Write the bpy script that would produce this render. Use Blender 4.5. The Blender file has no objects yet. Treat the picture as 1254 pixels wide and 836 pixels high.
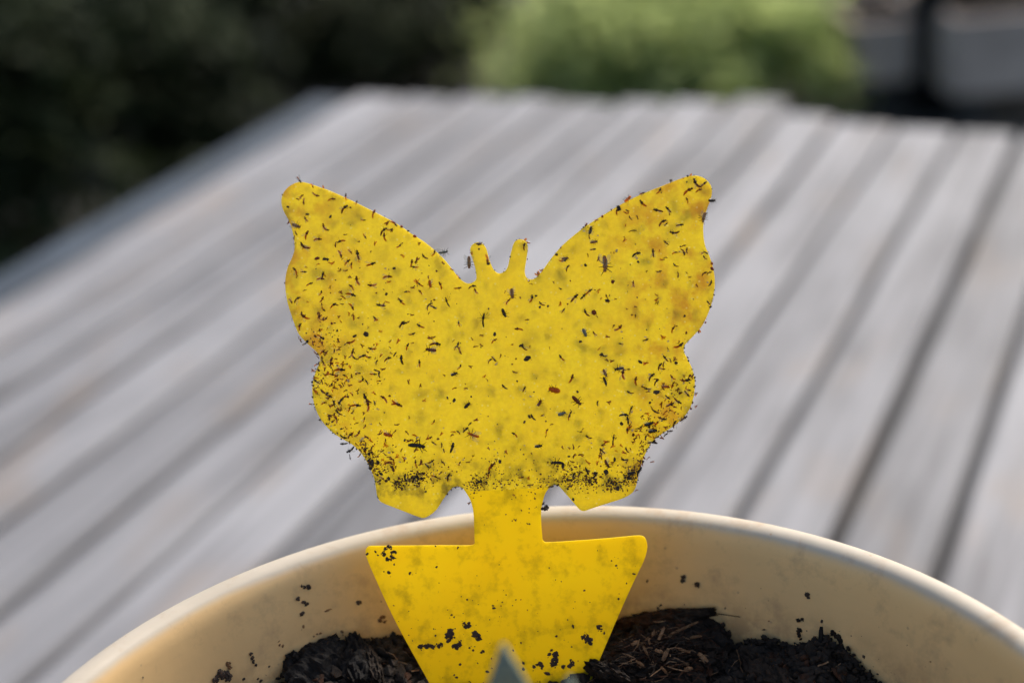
import bpy, bmesh, math, random
from mathutils import Vector, Matrix, noise
from mathutils.geometry import tessellate_polygon
R = math.radians
random.seed(7)
scene = bpy.context.scene
COL = scene.collection

# ------------------------------------------------------------------ camera
CAM = Vector((0.0, 0.0, 1.10))
PITCH, ROLL = 0.40901, -0.06495
FPX = 2090.0                                   # focal length in pixels of a 1254 px wide frame (60 mm lens)
fwd = Vector((0, math.cos(PITCH), -math.sin(PITCH)))
right = Vector((1, 0, 0))
up = right.cross(fwd)
r2 = right * math.cos(ROLL) + up * math.sin(ROLL)
u2 = -right * math.sin(ROLL) + up * math.cos(ROLL)
cam_data = bpy.data.cameras.new('camera')
cam = bpy.data.objects.new('camera', cam_data)
COL.objects.link(cam)
M = Matrix.Identity(4)
for i in range(3):
    M[i][0], M[i][1], M[i][2], M[i][3] = r2[i], u2[i], -fwd[i], CAM[i]
cam.matrix_world = M
cam_data.sensor_width = 36.0
cam_data.lens = 60.0
cam_data.clip_start = 0.01
cam_data.clip_end = 300.0
cam_data.dof.use_dof = True
cam_data.dof.focus_distance = 0.314
cam_data.dof.aperture_fstop = 9.0
cam_data.dof.aperture_blades = 0
scene.camera = cam

# ------------------------------------------------------------------ sky, sun, exposure
SUN_EL, SUN_AZ = R(41), R(38)                  # azimuth clockwise from +Y: behind the trap, to the right
world = bpy.data.worlds.new('World')
scene.world = world
world.use_nodes = True
wn = world.node_tree
wn.nodes.clear()
sky = wn.nodes.new('ShaderNodeTexSky')
sky.sky_type = 'NISHITA'
sky.sun_disc = False
sky.sun_elevation = SUN_EL
sky.sun_rotation = SUN_AZ
sky.dust_density = 3.0
bg = wn.nodes.new('ShaderNodeBackground')
bg.inputs['Strength'].default_value = 0.145
wo = wn.nodes.new('ShaderNodeOutputWorld')
wn.links.new(sky.outputs[0], bg.inputs[0])
wn.links.new(bg.outputs[0], wo.inputs[0])
sun_d = bpy.data.lights.new('sun', 'SUN')
sun_d.energy = 2.7
sun_d.angle = R(8)
sun_d.color = (1.0, 0.95, 0.88)
sun = bpy.data.objects.new('sun', sun_d)
COL.objects.link(sun)
sd = Vector((math.sin(SUN_AZ) * math.cos(SUN_EL), math.cos(SUN_AZ) * math.cos(SUN_EL), math.sin(SUN_EL)))
sun.rotation_euler = sd.to_track_quat('Z', 'Y').to_euler()
scene.view_settings.view_transform = 'Standard'
scene.view_settings.look = 'None'
scene.view_settings.gamma = 1.0
scene.view_settings.use_curve_mapping = False
scene.view_settings.exposure = 0.78
scene.render.engine = 'CYCLES'
scene.cycles.use_denoising = True
scene.cycles.max_bounces = 8
scene.cycles.diffuse_bounces = 6
scene.cycles.glossy_bounces = 2
scene.cycles.transmission_bounces = 6
scene.cycles.transparent_max_bounces = 6
scene.cycles.use_adaptive_sampling = True
scene.cycles.adaptive_threshold = 0.02
scene.cycles.caustics_reflective = False
scene.cycles.caustics_refractive = False

# ------------------------------------------------------------------ helpers
def ray(px, py):
    return (r2 * ((px - 627) / FPX) - u2 * ((py - 418) / FPX) + fwd)
def on_z(px, py, z):
    d = ray(px, py)
    return CAM + d * ((z - CAM.z) / d.z)
def tag(o, label, cat=None, group=None, kind=None):
    if label: o['label'] = label
    if cat: o['category'] = cat
    if group: o['group'] = group
    if kind: o['kind'] = kind
    return o
def obj(name, me, parent=None, mats=None):
    if mats:
        for m in (mats if isinstance(mats, (list, tuple)) else [mats]):
            me.materials.append(m)
    o = bpy.data.objects.new(name, me)
    COL.objects.link(o)
    if parent is not None:
        o.parent = parent
    return o
def empty(name, loc=(0, 0, 0), rotz=0):
    o = bpy.data.objects.new(name, None)
    o.empty_display_size = 0.02
    COL.objects.link(o)
    o.location = loc
    o.rotation_euler = (0, 0, rotz)
    return o
def mesh(name, vs, fs, smooth=False, mi=None):
    me = bpy.data.meshes.new(name)
    me.from_pydata([tuple(v) for v in vs], [], fs)
    if smooth:
        me.polygons.foreach_set('use_smooth', [True] * len(me.polygons))
    if mi:
        me.polygons.foreach_set('material_index', mi)
    me.update()
    return me
def box_mesh(name, sx, sy, sz, bev=0.0, seg=1):
    bm = bmesh.new()
    bmesh.ops.create_cube(bm, size=1)
    bmesh.ops.scale(bm, vec=(sx, sy, sz), verts=bm.verts)
    if bev:
        bmesh.ops.bevel(bm, geom=bm.edges[:], offset=bev, segments=seg, affect='EDGES', profile=0.5)
    me = bpy.data.meshes.new(name)
    bm.to_mesh(me); bm.free()
    return me

class Geo:
    """collects vertices and faces with a material index"""
    def __init__(self): self.v, self.f, self.m = [], [], []
    def add(self, vs, fs, mi=0):
        b = len(self.v)
        self.v += [tuple(x) for x in vs]
        self.f += [tuple(i + b for i in q) for q in fs]
        self.m += [mi] * len(fs)
    def tube(self, pts, rad, n=5, mi=0, caps=True):
        pts = [Vector(p) for p in pts]
        vs, fs = [], []
        for i, p in enumerate(pts):
            t = (pts[min(i + 1, len(pts) - 1)] - pts[max(i - 1, 0)])
            if t.length < 1e-12: t = Vector((1, 0, 0))
            t.normalize()
            a = t.cross(Vector((0, 0, 1)))
            if a.length < 0.1: a = t.cross(Vector((0, 1, 0)))
            a.normalize(); b = t.cross(a)
            r = rad[i] if isinstance(rad, (list, tuple)) else rad
            for k in range(n):
                th = 2 * math.pi * k / n
                vs.append(p + a * (r * math.cos(th)) + b * (r * math.sin(th)))
        for i in range(len(pts) - 1):
            for k in range(n):
                fs.append((i * n + k, i * n + (k + 1) % n, (i + 1) * n + (k + 1) % n, (i + 1) * n + k))
        if caps:
            fs.append(tuple(range(n))[::-1])
            fs.append(tuple((len(pts) - 1) * n + k for k in range(n)))
        self.add(vs, fs, mi)
    def blob(self, c, r, rng, mi=0, sub=1, flat=1.0, jit=0.3, basis=None):
        vs, fs = ICO[sub]
        c = Vector(c)
        out = []
        off = Vector((rng.uniform(-50, 50), rng.uniform(-50, 50), rng.uniform(-50, 50)))
        q = Matrix.Rotation(rng.uniform(0, 6.28), 3, Vector((rng.gauss(0, 1), rng.gauss(0, 1), rng.gauss(0, 1) + .01)).normalized())
        sc = Vector((rng.uniform(.5, 1.5), rng.uniform(.6, 1.3), rng.uniform(.5, 1.4)))
        for v in vs:
            w = q @ Vector((v[0] * sc.x, v[1] * sc.y, v[2] * sc.z))
            w = w * (1 + jit * 2.2 * noise.noise(w * 1.7 + off))
            w = Vector((w.x, w.y, w.z * flat)) * r
            if basis: w = basis @ w
            out.append(c + w)
        self.add(out, fs, mi)
    def build(self, name, mats, parent=None, smooth=False):
        return obj(name, mesh(name, self.v, self.f, smooth, self.m), parent, mats)
def _ico(s):
    bm = bmesh.new(); bmesh.ops.create_icosphere(bm, subdivisions=s, radius=1)
    vs = [tuple(v.co) for v in bm.verts]; fs = [tuple(v.index for v in f.verts) for f in bm.faces]
    bm.free(); return vs, fs
ICO = {1: _ico(1), 2: _ico(2), 3: _ico(3)}

# ------------------------------------------------------------------ materials
class NT:
    def __init__(self, name):
        self.mat = bpy.data.materials.new(name); self.mat.use_nodes = True
        self.t = self.mat.node_tree; self.t.nodes.clear()
        self.out = self.t.nodes.new('ShaderNodeOutputMaterial')
    def n(self, typ, **kw):
        nd = self.t.nodes.new('ShaderNode' + typ)
        for k, v in kw.items():
            if k in nd.inputs: 
                self.set(nd.inputs[k], v)
            else: setattr(nd, k, v)
        return nd
    def set(self, sock, v):
        if hasattr(v, 'is_linked') or isinstance(v, bpy.types.NodeSocket): self.t.links.new(v, sock)
        else: sock.default_value = v
    def link(self, a, b): self.t.links.new(a, b)
    def coord(self, kind='Object', scale=(1, 1, 1), loc=None):
        tc = self.n('TexCoord'); mp = self.n('Mapping')
        self.link(tc.outputs[kind], mp.inputs['Vector'])
        mp.inputs['Scale'].default_value = scale
        if loc is not None: self.set(mp.inputs['Location'], loc)
        return mp.outputs[0]
    def noise(self, vec, scale, detail=4, rough=0.55, dist=0.0):
        nd = self.n('TexNoise', Scale=scale, Detail=detail, Roughness=rough, Distortion=dist)
        self.link(vec, nd.inputs['Vector']); return nd.outputs['Fac']
    def ramp(self, fac, stops):
        nd = self.n('ValToRGB'); self.link(fac, nd.inputs[0])
        el = nd.color_ramp.elements
        while len(el) < len(stops): el.new(0.5)
        for e, (p, c) in zip(el, stops):
            e.position = p
            e.color = (c, c, c, 1) if isinstance(c, (int, float)) else (*c, 1)
        return nd.outputs[0]
    def mix(self, fac, a, b, blend='MIX'):
        nd = self.n('Mix', data_type='RGBA', blend_type=blend)
        self.set(nd.inputs[0], fac)
        for s, v in ((nd.inputs[6], a), (nd.inputs[7], b)):
            if isinstance(v, tuple): s.default_value = (*v, 1)
            else: self.link(v, s)
        return nd.outputs[2]
    def math(self, op, a, b=0.0, clamp=False):
        nd = self.n('Math', operation=op, use_clamp=clamp)
        self.set(nd.inputs[0], a); self.set(nd.inputs[1], b)
        return nd.outputs[0]
    def bump(self, h, strength, dist):
        nd = self.n('Bump', Strength=strength, Distance=dist); self.link(h, nd.inputs['Height']); return nd.outputs[0]
    def pbsdf(self, col, rough, normal=None, **kw):
        nd = self.n('BsdfPrincipled')
        if isinstance(col, tuple): nd.inputs['Base Color'].default_value = (*col, 1)
        else: self.link(col, nd.inputs['Base Color'])
        self.set(nd.inputs['Roughness'], rough)
        if normal is not None: self.link(normal, nd.inputs['Normal'])
        for k, v in kw.items(): self.set(nd.inputs[k.replace('_', ' ')], v)
        return nd.outputs[0]
    def done(self, sh):
        self.link(sh, self.out.inputs[0]); return self.mat

def simple(name, col, rough=0.7, var=0.0, scale=200.0, **kw):
    t = NT(name)
    if var:
        f = t.noise(t.coord(), scale, 3)
        c = t.mix(t.ramp(f, [(0.3, 0.0), (0.7, 1.0)]), tuple(x * (1 - var) for x in col), tuple(min(1, x * (1 + var)) for x in col))
    else: c = col
    return t.done(t.pbsdf(c, rough, **kw))

def mat_wood():
    t = NT('weathered_grey_wood')
    oi = t.n('ObjectInfo')
    rnd = t.math('MULTIPLY', oi.outputs['Random'], 37.0)
    cv = t.n('CombineXYZ', X=rnd, Y=rnd, Z=rnd).outputs[0]
    grain = t.noise(t.coord(scale=(38, 1.5, 30), loc=cv), 3.0, 3, .6, .4)
    fine = t.noise(t.coord(scale=(420, 7, 300), loc=cv), 3.0, 2, .6)
    blot = t.noise(t.coord(scale=(9, 3.0, 9), loc=cv), 2.0, 2, .6)
    warm = t.noise(t.coord(scale=(26, 6, 20), loc=cv), 1.3, 2, .6)
    c = t.mix(t.ramp(grain, [(.40, 0.0), (.60, 1.0)]), (.100, .097, .0985), (.210, .205, .208))
    c = t.mix(t.math('MULTIPLY', t.ramp(fine, [(.34, 1.0), (.54, 0.0)]), .6), c, (.10, .097, .097))
    c = t.mix(t.math('MULTIPLY', t.ramp(blot, [(.45, 0.0), (.62, 1.0)]), .55), c, (.236, .231, .233))
    c = t.mix(t.math('MULTIPLY', t.ramp(warm, [(.56, 0.0), (.72, 1.0)]), .5), c, (.20, .152, .112))
    v = t.math('ADD', t.math('MULTIPLY', oi.outputs['Random'], .46), .74)
    hsv = t.n('HueSaturation'); t.link(v, hsv.inputs['Value']); t.link(c, hsv.inputs['Color'])
    b = t.bump(t.math('ADD', grain, t.math('MULTIPLY', fine, .6)), .5, .0012)
    return t.done(t.pbsdf(hsv.outputs[0], .72, b))
def mat_pot(name, lo, hi, inner=None):
    t = NT(name)
    co = t.coord()
    big = t.noise(co, 28, 4, .6)
    streak = t.noise(t.coord(scale=(40, 40, 420)), 1.0, 3, .6)
    speck = t.n('TexVoronoi', Scale=420.0, feature='F1', Randomness=1.0); t.link(co, speck.inputs['Vector'])
    sel = t.n('TexWhiteNoise'); t.link(speck.outputs['Position'], sel.inputs['Vector'])
    rare = t.math('GREATER_THAN', sel.outputs['Value'], .90)
    dot = t.math('MULTIPLY', t.ramp(speck.outputs['Distance'], [(.08, 1.0), (.14, 0.0)]), rare)
    c = t.mix(t.ramp(big, [(.3, 0.0), (.7, 1.0)]), lo, hi)
    c = t.mix(t.math('MULTIPLY', t.ramp(streak, [(.45, 0.0), (.7, 1.0)]), .25), c, tuple(v * .82 for v in lo))
    if inner:
        sx = t.n('SeparateXYZ'); t.link(co, sx.inputs[0])
        rad = t.math('SQRT', t.math('ADD', t.math('MULTIPLY', sx.outputs['X'], sx.outputs['X']), t.math('MULTIPLY', sx.outputs['Y'], sx.outputs['Y'])))
        wob = t.math('ADD', rad, t.math('MULTIPLY', t.math('SUBTRACT', big, .5), .0012))
        mr = t.n('MapRange', interpolation_type='SMOOTHSTEP'); t.link(wob, mr.inputs[0])
        for k, v in zip(('From Min', 'From Max', 'To Min', 'To Max'), (inner[1] - .0007, inner[1] + .0005, 1.0, 0.0)): mr.inputs[k].default_value = v
        ci = t.mix(t.ramp(big, [(.3, 0.0), (.7, 1.0)]), tuple(v * .94 for v in inner[0]), tuple(v * 1.06 for v in inner[0]))
        ci = t.mix(t.math('MULTIPLY', t.ramp(streak, [(.45, 0.0), (.7, 1.0)]), .12), ci, tuple(v * .85 for v in inner[0]))
        c = t.mix(mr.outputs[0], c, ci)
        zr = t.n('MapRange', interpolation_type='SMOOTHSTEP'); t.link(sx.outputs['Z'], zr.inputs[0])
        for k, v in zip(('From Min', 'From Max', 'To Min', 'To Max'), (.2075, .190, 0.0, 1.0)): zr.inputs[k].default_value = v
        sm = t.math('MULTIPLY', zr.outputs[0], t.ramp(t.noise(co, 170, 5, .7), [(.42, 0.0), (.62, 1.0)]))
        c = t.mix(t.math('MULTIPLY', sm, .8), c, (.22, .12, .055))
    c = t.mix(t.math('MULTIPLY', dot, .65), c, (.33, .22, .12))
    dust = t.noise(co, 140, 5, .7)
    c = t.mix(t.math('MULTIPLY', t.ramp(dust, [(.52, 0.0), (.72, 1.0)]), .5), c, (.33, .21, .11))
    b = t.bump(t.noise(co, 300, 3, .5), .12, .0004)
    return t.done(t.pbsdf(c, t.math('ADD', t.math('MULTIPLY', dust, .2), .46), b, Specular_IOR_Level=.3))
def mat_trap(sticky):
    t = NT('yellow_sticky_plastic' if sticky else 'yellow_plastic')
    co = t.coord()
    sx = t.n('SeparateXYZ'); t.link(co, sx.inputs[0])
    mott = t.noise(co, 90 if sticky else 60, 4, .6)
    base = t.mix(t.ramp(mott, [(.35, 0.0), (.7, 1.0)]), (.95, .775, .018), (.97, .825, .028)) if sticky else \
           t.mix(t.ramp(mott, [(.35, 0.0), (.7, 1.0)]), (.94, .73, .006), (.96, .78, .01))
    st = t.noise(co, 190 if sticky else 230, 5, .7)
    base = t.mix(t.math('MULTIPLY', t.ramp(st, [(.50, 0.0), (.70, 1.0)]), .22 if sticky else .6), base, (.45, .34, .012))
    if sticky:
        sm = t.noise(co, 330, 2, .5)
        base = t.mix(t.math('MULTIPLY', t.ramp(sm, [(.58, 0.0), (.72, 1.0)]), .30), base, (.52, .40, .02))  # dried-glue mottling, also painting in dim shadows of rear gnats
    if sticky:
        # brown grime collected along the lower glue edge, and rusty juice stains on the outer lower wings
        z = sx.outputs['Z']
        gn = t.noise(co, 260, 5, .7)
        band = t.n('MapRange', interpolation_type='SMOOTHSTEP'); t.link(z, band.inputs[0])
        for k, v in zip(('From Min', 'From Max', 'To Min', 'To Max'), (0.0470, .0405, 0.0, 1.0)): band.inputs[k].default_value = v
        low = t.n('MapRange', interpolation_type='SMOOTHSTEP'); t.link(z, low.inputs[0])
        for k, v in zip(('From Min', 'From Max', 'To Min', 'To Max'), (0.0350, .0400, 0.0, 1.0)): low.inputs[k].default_value = v
        gm = t.math('MULTIPLY', t.math('MULTIPLY', band.outputs[0], low.outputs[0]), t.ramp(gn, [(.50, 0.0), (.66, 1.0)]))
        base = t.mix(t.math('MULTIPLY', gm, .8), base, (.13, .07, .012))
        rust = t.noise(co, 210, 4, .65)
        ax = t.math('ABSOLUTE', t.math('ADD', sx.outputs['X'], .0005))
        side = t.n('MapRange', interpolation_type='SMOOTHSTEP'); t.link(ax, side.inputs[0])
        for k, v in zip(('From Min', 'From Max', 'To Min', 'To Max'), (.018, .034, 0.0, 1.0)): side.inputs[k].default_value = v
        rm = t.math('MULTIPLY', side.outputs[0], t.ramp(rust, [(.48, 0.0), (.66, 1.0)]))
        base = t.mix(t.math('MULTIPLY', rm, .75), base, (.66, .34, .008))
        sp = t.n('TexVoronoi', Scale=2300.0); t.link(co, sp.inputs['Vector'])
        bm_ = t.math('ADD', t.noise(co, 1700, 2, .6), t.math('MULTIPLY', t.ramp(sp.outputs['Distance'], [(0, 1.0), (.45, 0.0)]), .7))
        base = t.mix(t.math('MULTIPLY', t.ramp(t.noise(co, 1300, 3, .65), [(.42, 1.0), (.58, 0.0)]), .22), base, (.70, .52, .02))
        gv = t.n('TexVoronoi', Scale=1250.0); t.link(co, gv.inputs['Vector'])
        gw = t.n('TexWhiteNoise'); t.link(gv.outputs['Position'], gw.inputs['Vector'])
        gl = t.math('MULTIPLY', t.ramp(gv.outputs['Distance'], [(.14, 1.0), (.30, 0.0)]), t.math('GREATER_THAN', gw.outputs['Value'], .80))
        base = t.mix(t.math('MULTIPLY', gl, .7), base, (.98, .93, .42))  # pale dots painting the wet glue's sparkle into the base colour
        nrm = t.bump(bm_, .4, .0001)
        p = t.pbsdf(base, .38, nrm, Specular_IOR_Level=.5, Coat_Weight=.8, Coat_Roughness=.10, Coat_Normal=nrm)
    else:
        nrm = t.bump(t.noise(co, 900, 3, .6), .15, .00008)
        p = t.pbsdf(base, .42, nrm, Specular_IOR_Level=.4)
    tr = t.n('BsdfTranslucent')
    t.link(base, tr.inputs['Color'])
    ms = t.n('MixShader'); ms.inputs[0].default_value = .62
    t.link(p, ms.inputs[1]); t.link(tr.outputs[0], ms.inputs[2])
    return t.done(ms.outputs[0])
def mat_soil():
    t = NT('dark_potting_soil')
    co = t.coord()
    f = t.noise(co, 420, 6, .7)
    c = t.mix(t.ramp(f, [(.35, 0.0), (.75, 1.0)]), (.008, .006, .0045), (.036, .024, .015))
    b = t.bump(t.noise(co, 900, 6, .7), .8, .0008)
    return t.done(t.pbsdf(c, .85, b, Specular_IOR_Level=.25))
def mat_bark(name, a, b_, sc=(300, 40, 300)):
    t = NT(name)
    f = t.noise(t.coord(scale=sc), 3.0, 5, .65)
    c = t.mix(t.ramp(f, [(.32, 0.0), (.7, 1.0)]), a, b_)
    return t.done(t.pbsdf(c, .75, t.bump(f, .7, .0006), Specular_IOR_Level=.12))
def mat_wing():
    t = NT('insect_wing')
    p = t.pbsdf((.62, .50, .30), .25)
    tr = t.n('BsdfTransparent')
    ms = t.n('MixShader'); ms.inputs[0].default_value = .30
    t.link(tr.outputs[0], ms.inputs[1]); t.link(p, ms.inputs[2])
    return t.done(ms.outputs[0])
def mat_leaf(name, a, b_, trans=.3):
    t = NT(name)
    f = t.noise(t.coord(), 6.0, 3, .6)
    c = t.mix(t.ramp(f, [(.3, 0.0), (.7, 1.0)]), a, b_)
    p = t.pbsdf(c, .75, Specular_IOR_Level=.08)
    tr = t.n('BsdfTranslucent'); t.link(c, tr.inputs['Color'])
    ms = t.n('MixShader'); ms.inputs[0].default_value = trans
    t.link(p, ms.inputs[1]); t.link(tr.outputs[0], ms.inputs[2])
    return t.done(ms.outputs[0])

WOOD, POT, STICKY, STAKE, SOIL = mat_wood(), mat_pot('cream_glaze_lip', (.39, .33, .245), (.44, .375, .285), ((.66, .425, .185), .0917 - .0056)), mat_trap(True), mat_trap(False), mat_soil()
def mat_bug(name, col, thru, amt):
    t = NT(name)
    f = t.noise(t.coord(), 3.0, 2)
    c = t.mix(t.ramp(f, [(.35, 0.0), (.65, 1.0)]), tuple(x * .6 for x in col), tuple(x * 1.5 for x in col))
    p = t.pbsdf(c, .35, Specular_IOR_Level=.5)
    tr = t.n('BsdfTranslucent'); tr.inputs['Color'].default_value = (*thru, 1)
    ms = t.n('MixShader'); ms.inputs[0].default_value = amt
    t.link(p, ms.inputs[1]); t.link(tr.outputs[0], ms.inputs[2])
    return t.done(ms.outputs[0])
BROWN = mat_bug('gnat_brown', (.11, .036, .010), (.60, .20, .04), .45)
RUSTY = mat_bug('gnat_abdomen', (.28, .095, .014), (.90, .40, .06), .65)
DUSK = mat_bug('gnat_dark_thorax', (.028, .012, .007), (.25, .08, .02), .3)
BLACK = mat_bug('gnat_black', (.016, .010, .008), (.16, .06, .02), .25)
TAN = mat_bug('fly_tan', (.26, .14, .055), (.7, .42, .18), .4)
GREY = simple('fly_grey', (.10, .10, .07), .35, .4, 900)
PALE = mat_bug('pale_flake', (.62, .54, .36), (.98, .92, .75), .6)
WING = mat_wing()
BARK = mat_bark('dark_bark', (.006, .005, .004), (.036, .024, .016))
BLACKBARK = mat_bark('charred_bark', (.005, .0042, .0036), (.017, .0145, .0125))
SPLINTER = mat_bark('pale_wood_splinter', (.09, .045, .022), (.30, .18, .095))
REDBARK = mat_bark('red_brown_bark', (.014, .007, .004), (.06, .026, .013))
CRUMB = simple('soil_crumb', (.042, .024, .013), .85, .5, 800)
BROWNCRUMB = simple('brown_crumb', (.16, .075, .025), .8, .4, 800)
RAIL = simple('blue_grey_paint', (.036, .046, .058), .6, .25, 12, Specular_IOR_Level=.2)
DARKWOOD = simple('dark_table_frame', (.028, .025, .023), .7, .3, 20)

# ------------------------------------------------------------------ ground
def make_ground():
    t = NT('dark_mulch_ground')
    co = t.coord()
    a = t.noise(co, 1.1, 5, .6); b = t.noise(co, 22, 6, .7)
    c = t.mix(t.ramp(b, [(.35, 0.0), (.75, 1.0)]), (.010, .010, .008), (.05, .045, .038))
    c = t.mix(t.math('MULTIPLY', t.ramp(a, [(.45, 0.0), (.7, 1.0)]), .5), c, (.022, .03, .012))
    m = t.done(t.pbsdf(c, .9, t.bump(b, .8, .03)))
    vs, fs = [], []
    n = 60
    def g(i): 
        s = (i / n) * 2 - 1
        return math.copysign(abs(s) ** 2.6, s) * 120
    for j in range(n + 1):
        for i in range(n + 1):
            x, y = g(i), g(j) + 3
            d = math.hypot(x, y)
            vs.append((x, y, 0.02 * noise.noise(Vector((x * .9, y * .9, 0))) * min(1, d / 1.5) - .02))
    for j in range(n):
        for i in range(n):
            k = j * (n + 1) + i
            fs.append((k, k + 1, k + n + 2, k + n + 1))
    o = obj('ground', mesh('ground', vs, fs, True), None, m)
    o['kind'] = 'structure'
make_ground()

# ------------------------------------------------------------------ table
TZ = 0.72
H = CAM.z - TZ
AZ = 0.417075
U = Vector((math.sin(AZ), math.cos(AZ), 0)); W = Vector((math.cos(AZ), -math.sin(AZ), 0))
def make_table():
    root = empty('garden_table', (0, 0, 0), -AZ)          # local x = across the slats, local y = along them
    tag(root, 'weathered grey slatted wooden garden table under the plant pot', 'table')
    pitch = .1215 * H
    gap0 = -.24 * H
    near = -.30
    ends = {-13: 3.33, -12: 3.34, -11: 3.35, -10: 3.37, -9: 3.36, -8: 3.39, -7: 3.40, -6: 3.45, -5: 3.36, -4: 3.32, -3: 3.30, -2: 3.30, -1: 3.31}
    rng = random.Random(3)
    for k in range(-13, 10):
        e = ends.get(k, 3.31) * H + rng.uniform(-.003, .003)
        gap = .0046 + rng.uniform(-.0014, .0026)
        sw = pitch - gap
        L = e - near
        me = box_mesh('slat', sw, L, .021, .0028, 2)
        me.polygons.foreach_set('use_smooth', [False] * len(me.polygons))
        o = obj('slat', me, root, WOOD)
        o.location = (gap0 + (k + .5) * pitch + rng.uniform(-.0008, .0008), near + L / 2, TZ - .0105 - rng.uniform(0, .0016))
        o.rotation_euler = (0, rng.uniform(-.012, .012), rng.uniform(-.0008, .0008))
    x0, x1 = gap0 - 13 * pitch, gap0 + 10 * pitch
    y0, y1 = near, 3.31 * H
    # painted side rails
    for sx, xx in ((-1, x0 - .0245), (1, x1 + .0245)):
        o = obj('side_rail', box_mesh('side_rail', .033, y1 - y0 + .01, .06, .003, 2), root, RAIL)
        o.location = (xx, (y0 + y1) / 2, TZ - .0345)
    for yy in (y0 + .12, (y0 + y1) / 2, y1 - .14):
        o = obj('cross_bar', box_mesh('cross_bar', x1 - x0 + .014, .06, .035, .002), root, DARKWOOD)
        o.location = ((x0 + x1) / 2, yy, TZ - .0405)
    for xx in (x0 + .03, x1 - .03):
        for yy in (y0 + .04, y1 - .06):
            o = obj('leg', box_mesh('leg', .06, .06, TZ - .06, .004), root, DARKWOOD)
            o.location = (xx, yy, (TZ - .06) / 2 - .005)
    return root
make_table()

# ------------------------------------------------------------------ pot
RIMZ = 0.935
HC = CAM.z - RIMZ
PC = Vector((.00408 * HC, 1.24323 * HC, 0))
RO = .55579 * HC
SOILZ = RIMZ - .0225
def wall_r(z):                                     # inner wall radius
    d = max(0, RIMZ + .0016 - z)
    return RO - .0057 - .13 * d - .001 * (1 - math.exp(-d / .004))
def lathe(name, prof, n=128):
    vs, fs = [], []
    for r, z in prof:
        for k in range(n):
            a = 2 * math.pi * k / n
            vs.append((r * math.cos(a), r * math.sin(a), z))
    for i in range(len(prof) - 1):
        for k in range(n):
            fs.append((i * n + k, i * n + (k + 1) % n, (i + 1) * n + (k + 1) % n, (i + 1) * n + k))
    return mesh(name, vs, fs, True)
def make_pot():
    root = empty('plant_pot', (PC.x, PC.y, TZ))
    tag(root, 'round cream glazed ceramic plant pot holding dark soil', 'plant pot')
    hz = RIMZ - TZ + .0016
    out = [(.0, .0), (.058, .0), (.061, .002), (.063, .006), (.070, .06), (.0775, .12), (.0835, hz - .03), (.0842, hz - .0225)]
    body_in = [(wall_r(TZ + z), z) for z in [hz - .0085, hz - .0105, hz - .013, hz - .018, hz - .03, hz - .06, hz - .12, .012]] + [(.0, .012)]
    obj('body', lathe('body', out), root, POT)
    rim = [(.0842, hz - .0225), (RO - .0012, hz - .0215), (RO - .0002, hz - .019), (RO, hz - .012), (RO - .0001, hz - .0042), (RO - .0003, hz - .0024), (RO - .0009, hz - .0010), (RO - .0018, hz - .0002), (RO - .0030, hz), (RO - .0042, hz - .0001), (RO - .0052, hz - .0006), (RO - .0060, hz - .0016)] + [(wall_r(TZ + hz - d), hz - d) for d in (.0032, .0045, .0058, .007, .0085)]
    obj('rim', lathe('rim', rim), root, POT)
    obj('inner_wall', lathe('inner_wall', body_in), root, POT)
make_pot()
def on_wall(px, py, lift=0.0):
    d = ray(px, py)
    lo, hi = .15, .9
    best = None
    k = .24
    while k < .50:                                 # march to the far inner wall
        p = CAM + d * k
        q = p - PC; r = math.hypot(q.x, q.y)
        if q.y > 0 and r > wall_r(p.z): best = k; break
        k += .0002
    if best is None: best = .33
    p = CAM + d * best
    nrm = Vector((-(p.x - PC.x), -(p.y - PC.y), 0)).normalized()
    return p + nrm * lift, nrm

# ------------------------------------------------------------------ soil
SIL = [(250, 862), (320, 846), (345, 838), (365, 822), (400, 800), (440, 789), (500, 778), (620, 772), (745, 768), (800, 758), (860, 752), (885, 764), (903, 796), (960, 793), (1000, 786), (1030, 792), (1060, 818), (1078, 840), (1150, 868)]
WALLH = []
for px, py in SIL:
    p, _ = on_wall(px, py)
    WALLH.append((math.atan2(p.y - PC.y, p.x - PC.x), p.z))
WALLH.sort()
def wallh(a):
    if a <= WALLH[0][0]: return WALLH[0][1] + (SOILZ - .002 - WALLH[0][1]) * min(1, (WALLH[0][0] - a) * 2)
    if a >= WALLH[-1][0]: return WALLH[-1][1] + (SOILZ - .002 - WALLH[-1][1]) * min(1, (a - WALLH[-1][0]) * 2)
    for (a0, h0), (a1, h1) in zip(WALLH, WALLH[1:]):
        if a0 <= a <= a1: return h0 + (h1 - h0) * (a - a0) / (a1 - a0)
SB = on_z(716, 826, SOILZ)
def soil_z(x, y):
    dx, dy = x - PC.x, y - PC.y
    r = math.hypot(dx, dy); a = math.atan2(dy, dx)
    d = max(0, .080 - r)
    w = math.exp(-(d / .012) ** 2)
    z = (SOILZ - .0005) * (1 - w) + wallh(a) * w
    q = ((x - SB.x) / .008) ** 2 + ((y - SB.y) / .005) ** 2
    if q < 9: z += .0030 * math.exp(-q)
    v = Vector((x, y, 0))
    z += .0016 * noise.noise(v * 110) + .0011 * noise.noise(v * 260) + .0008 * noise.noise(v * 600)
    rid = 1 - abs(noise.noise(v * 190 + Vector((9, 3, 1))))
    return z + .0012 * (rid - .7)
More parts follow.
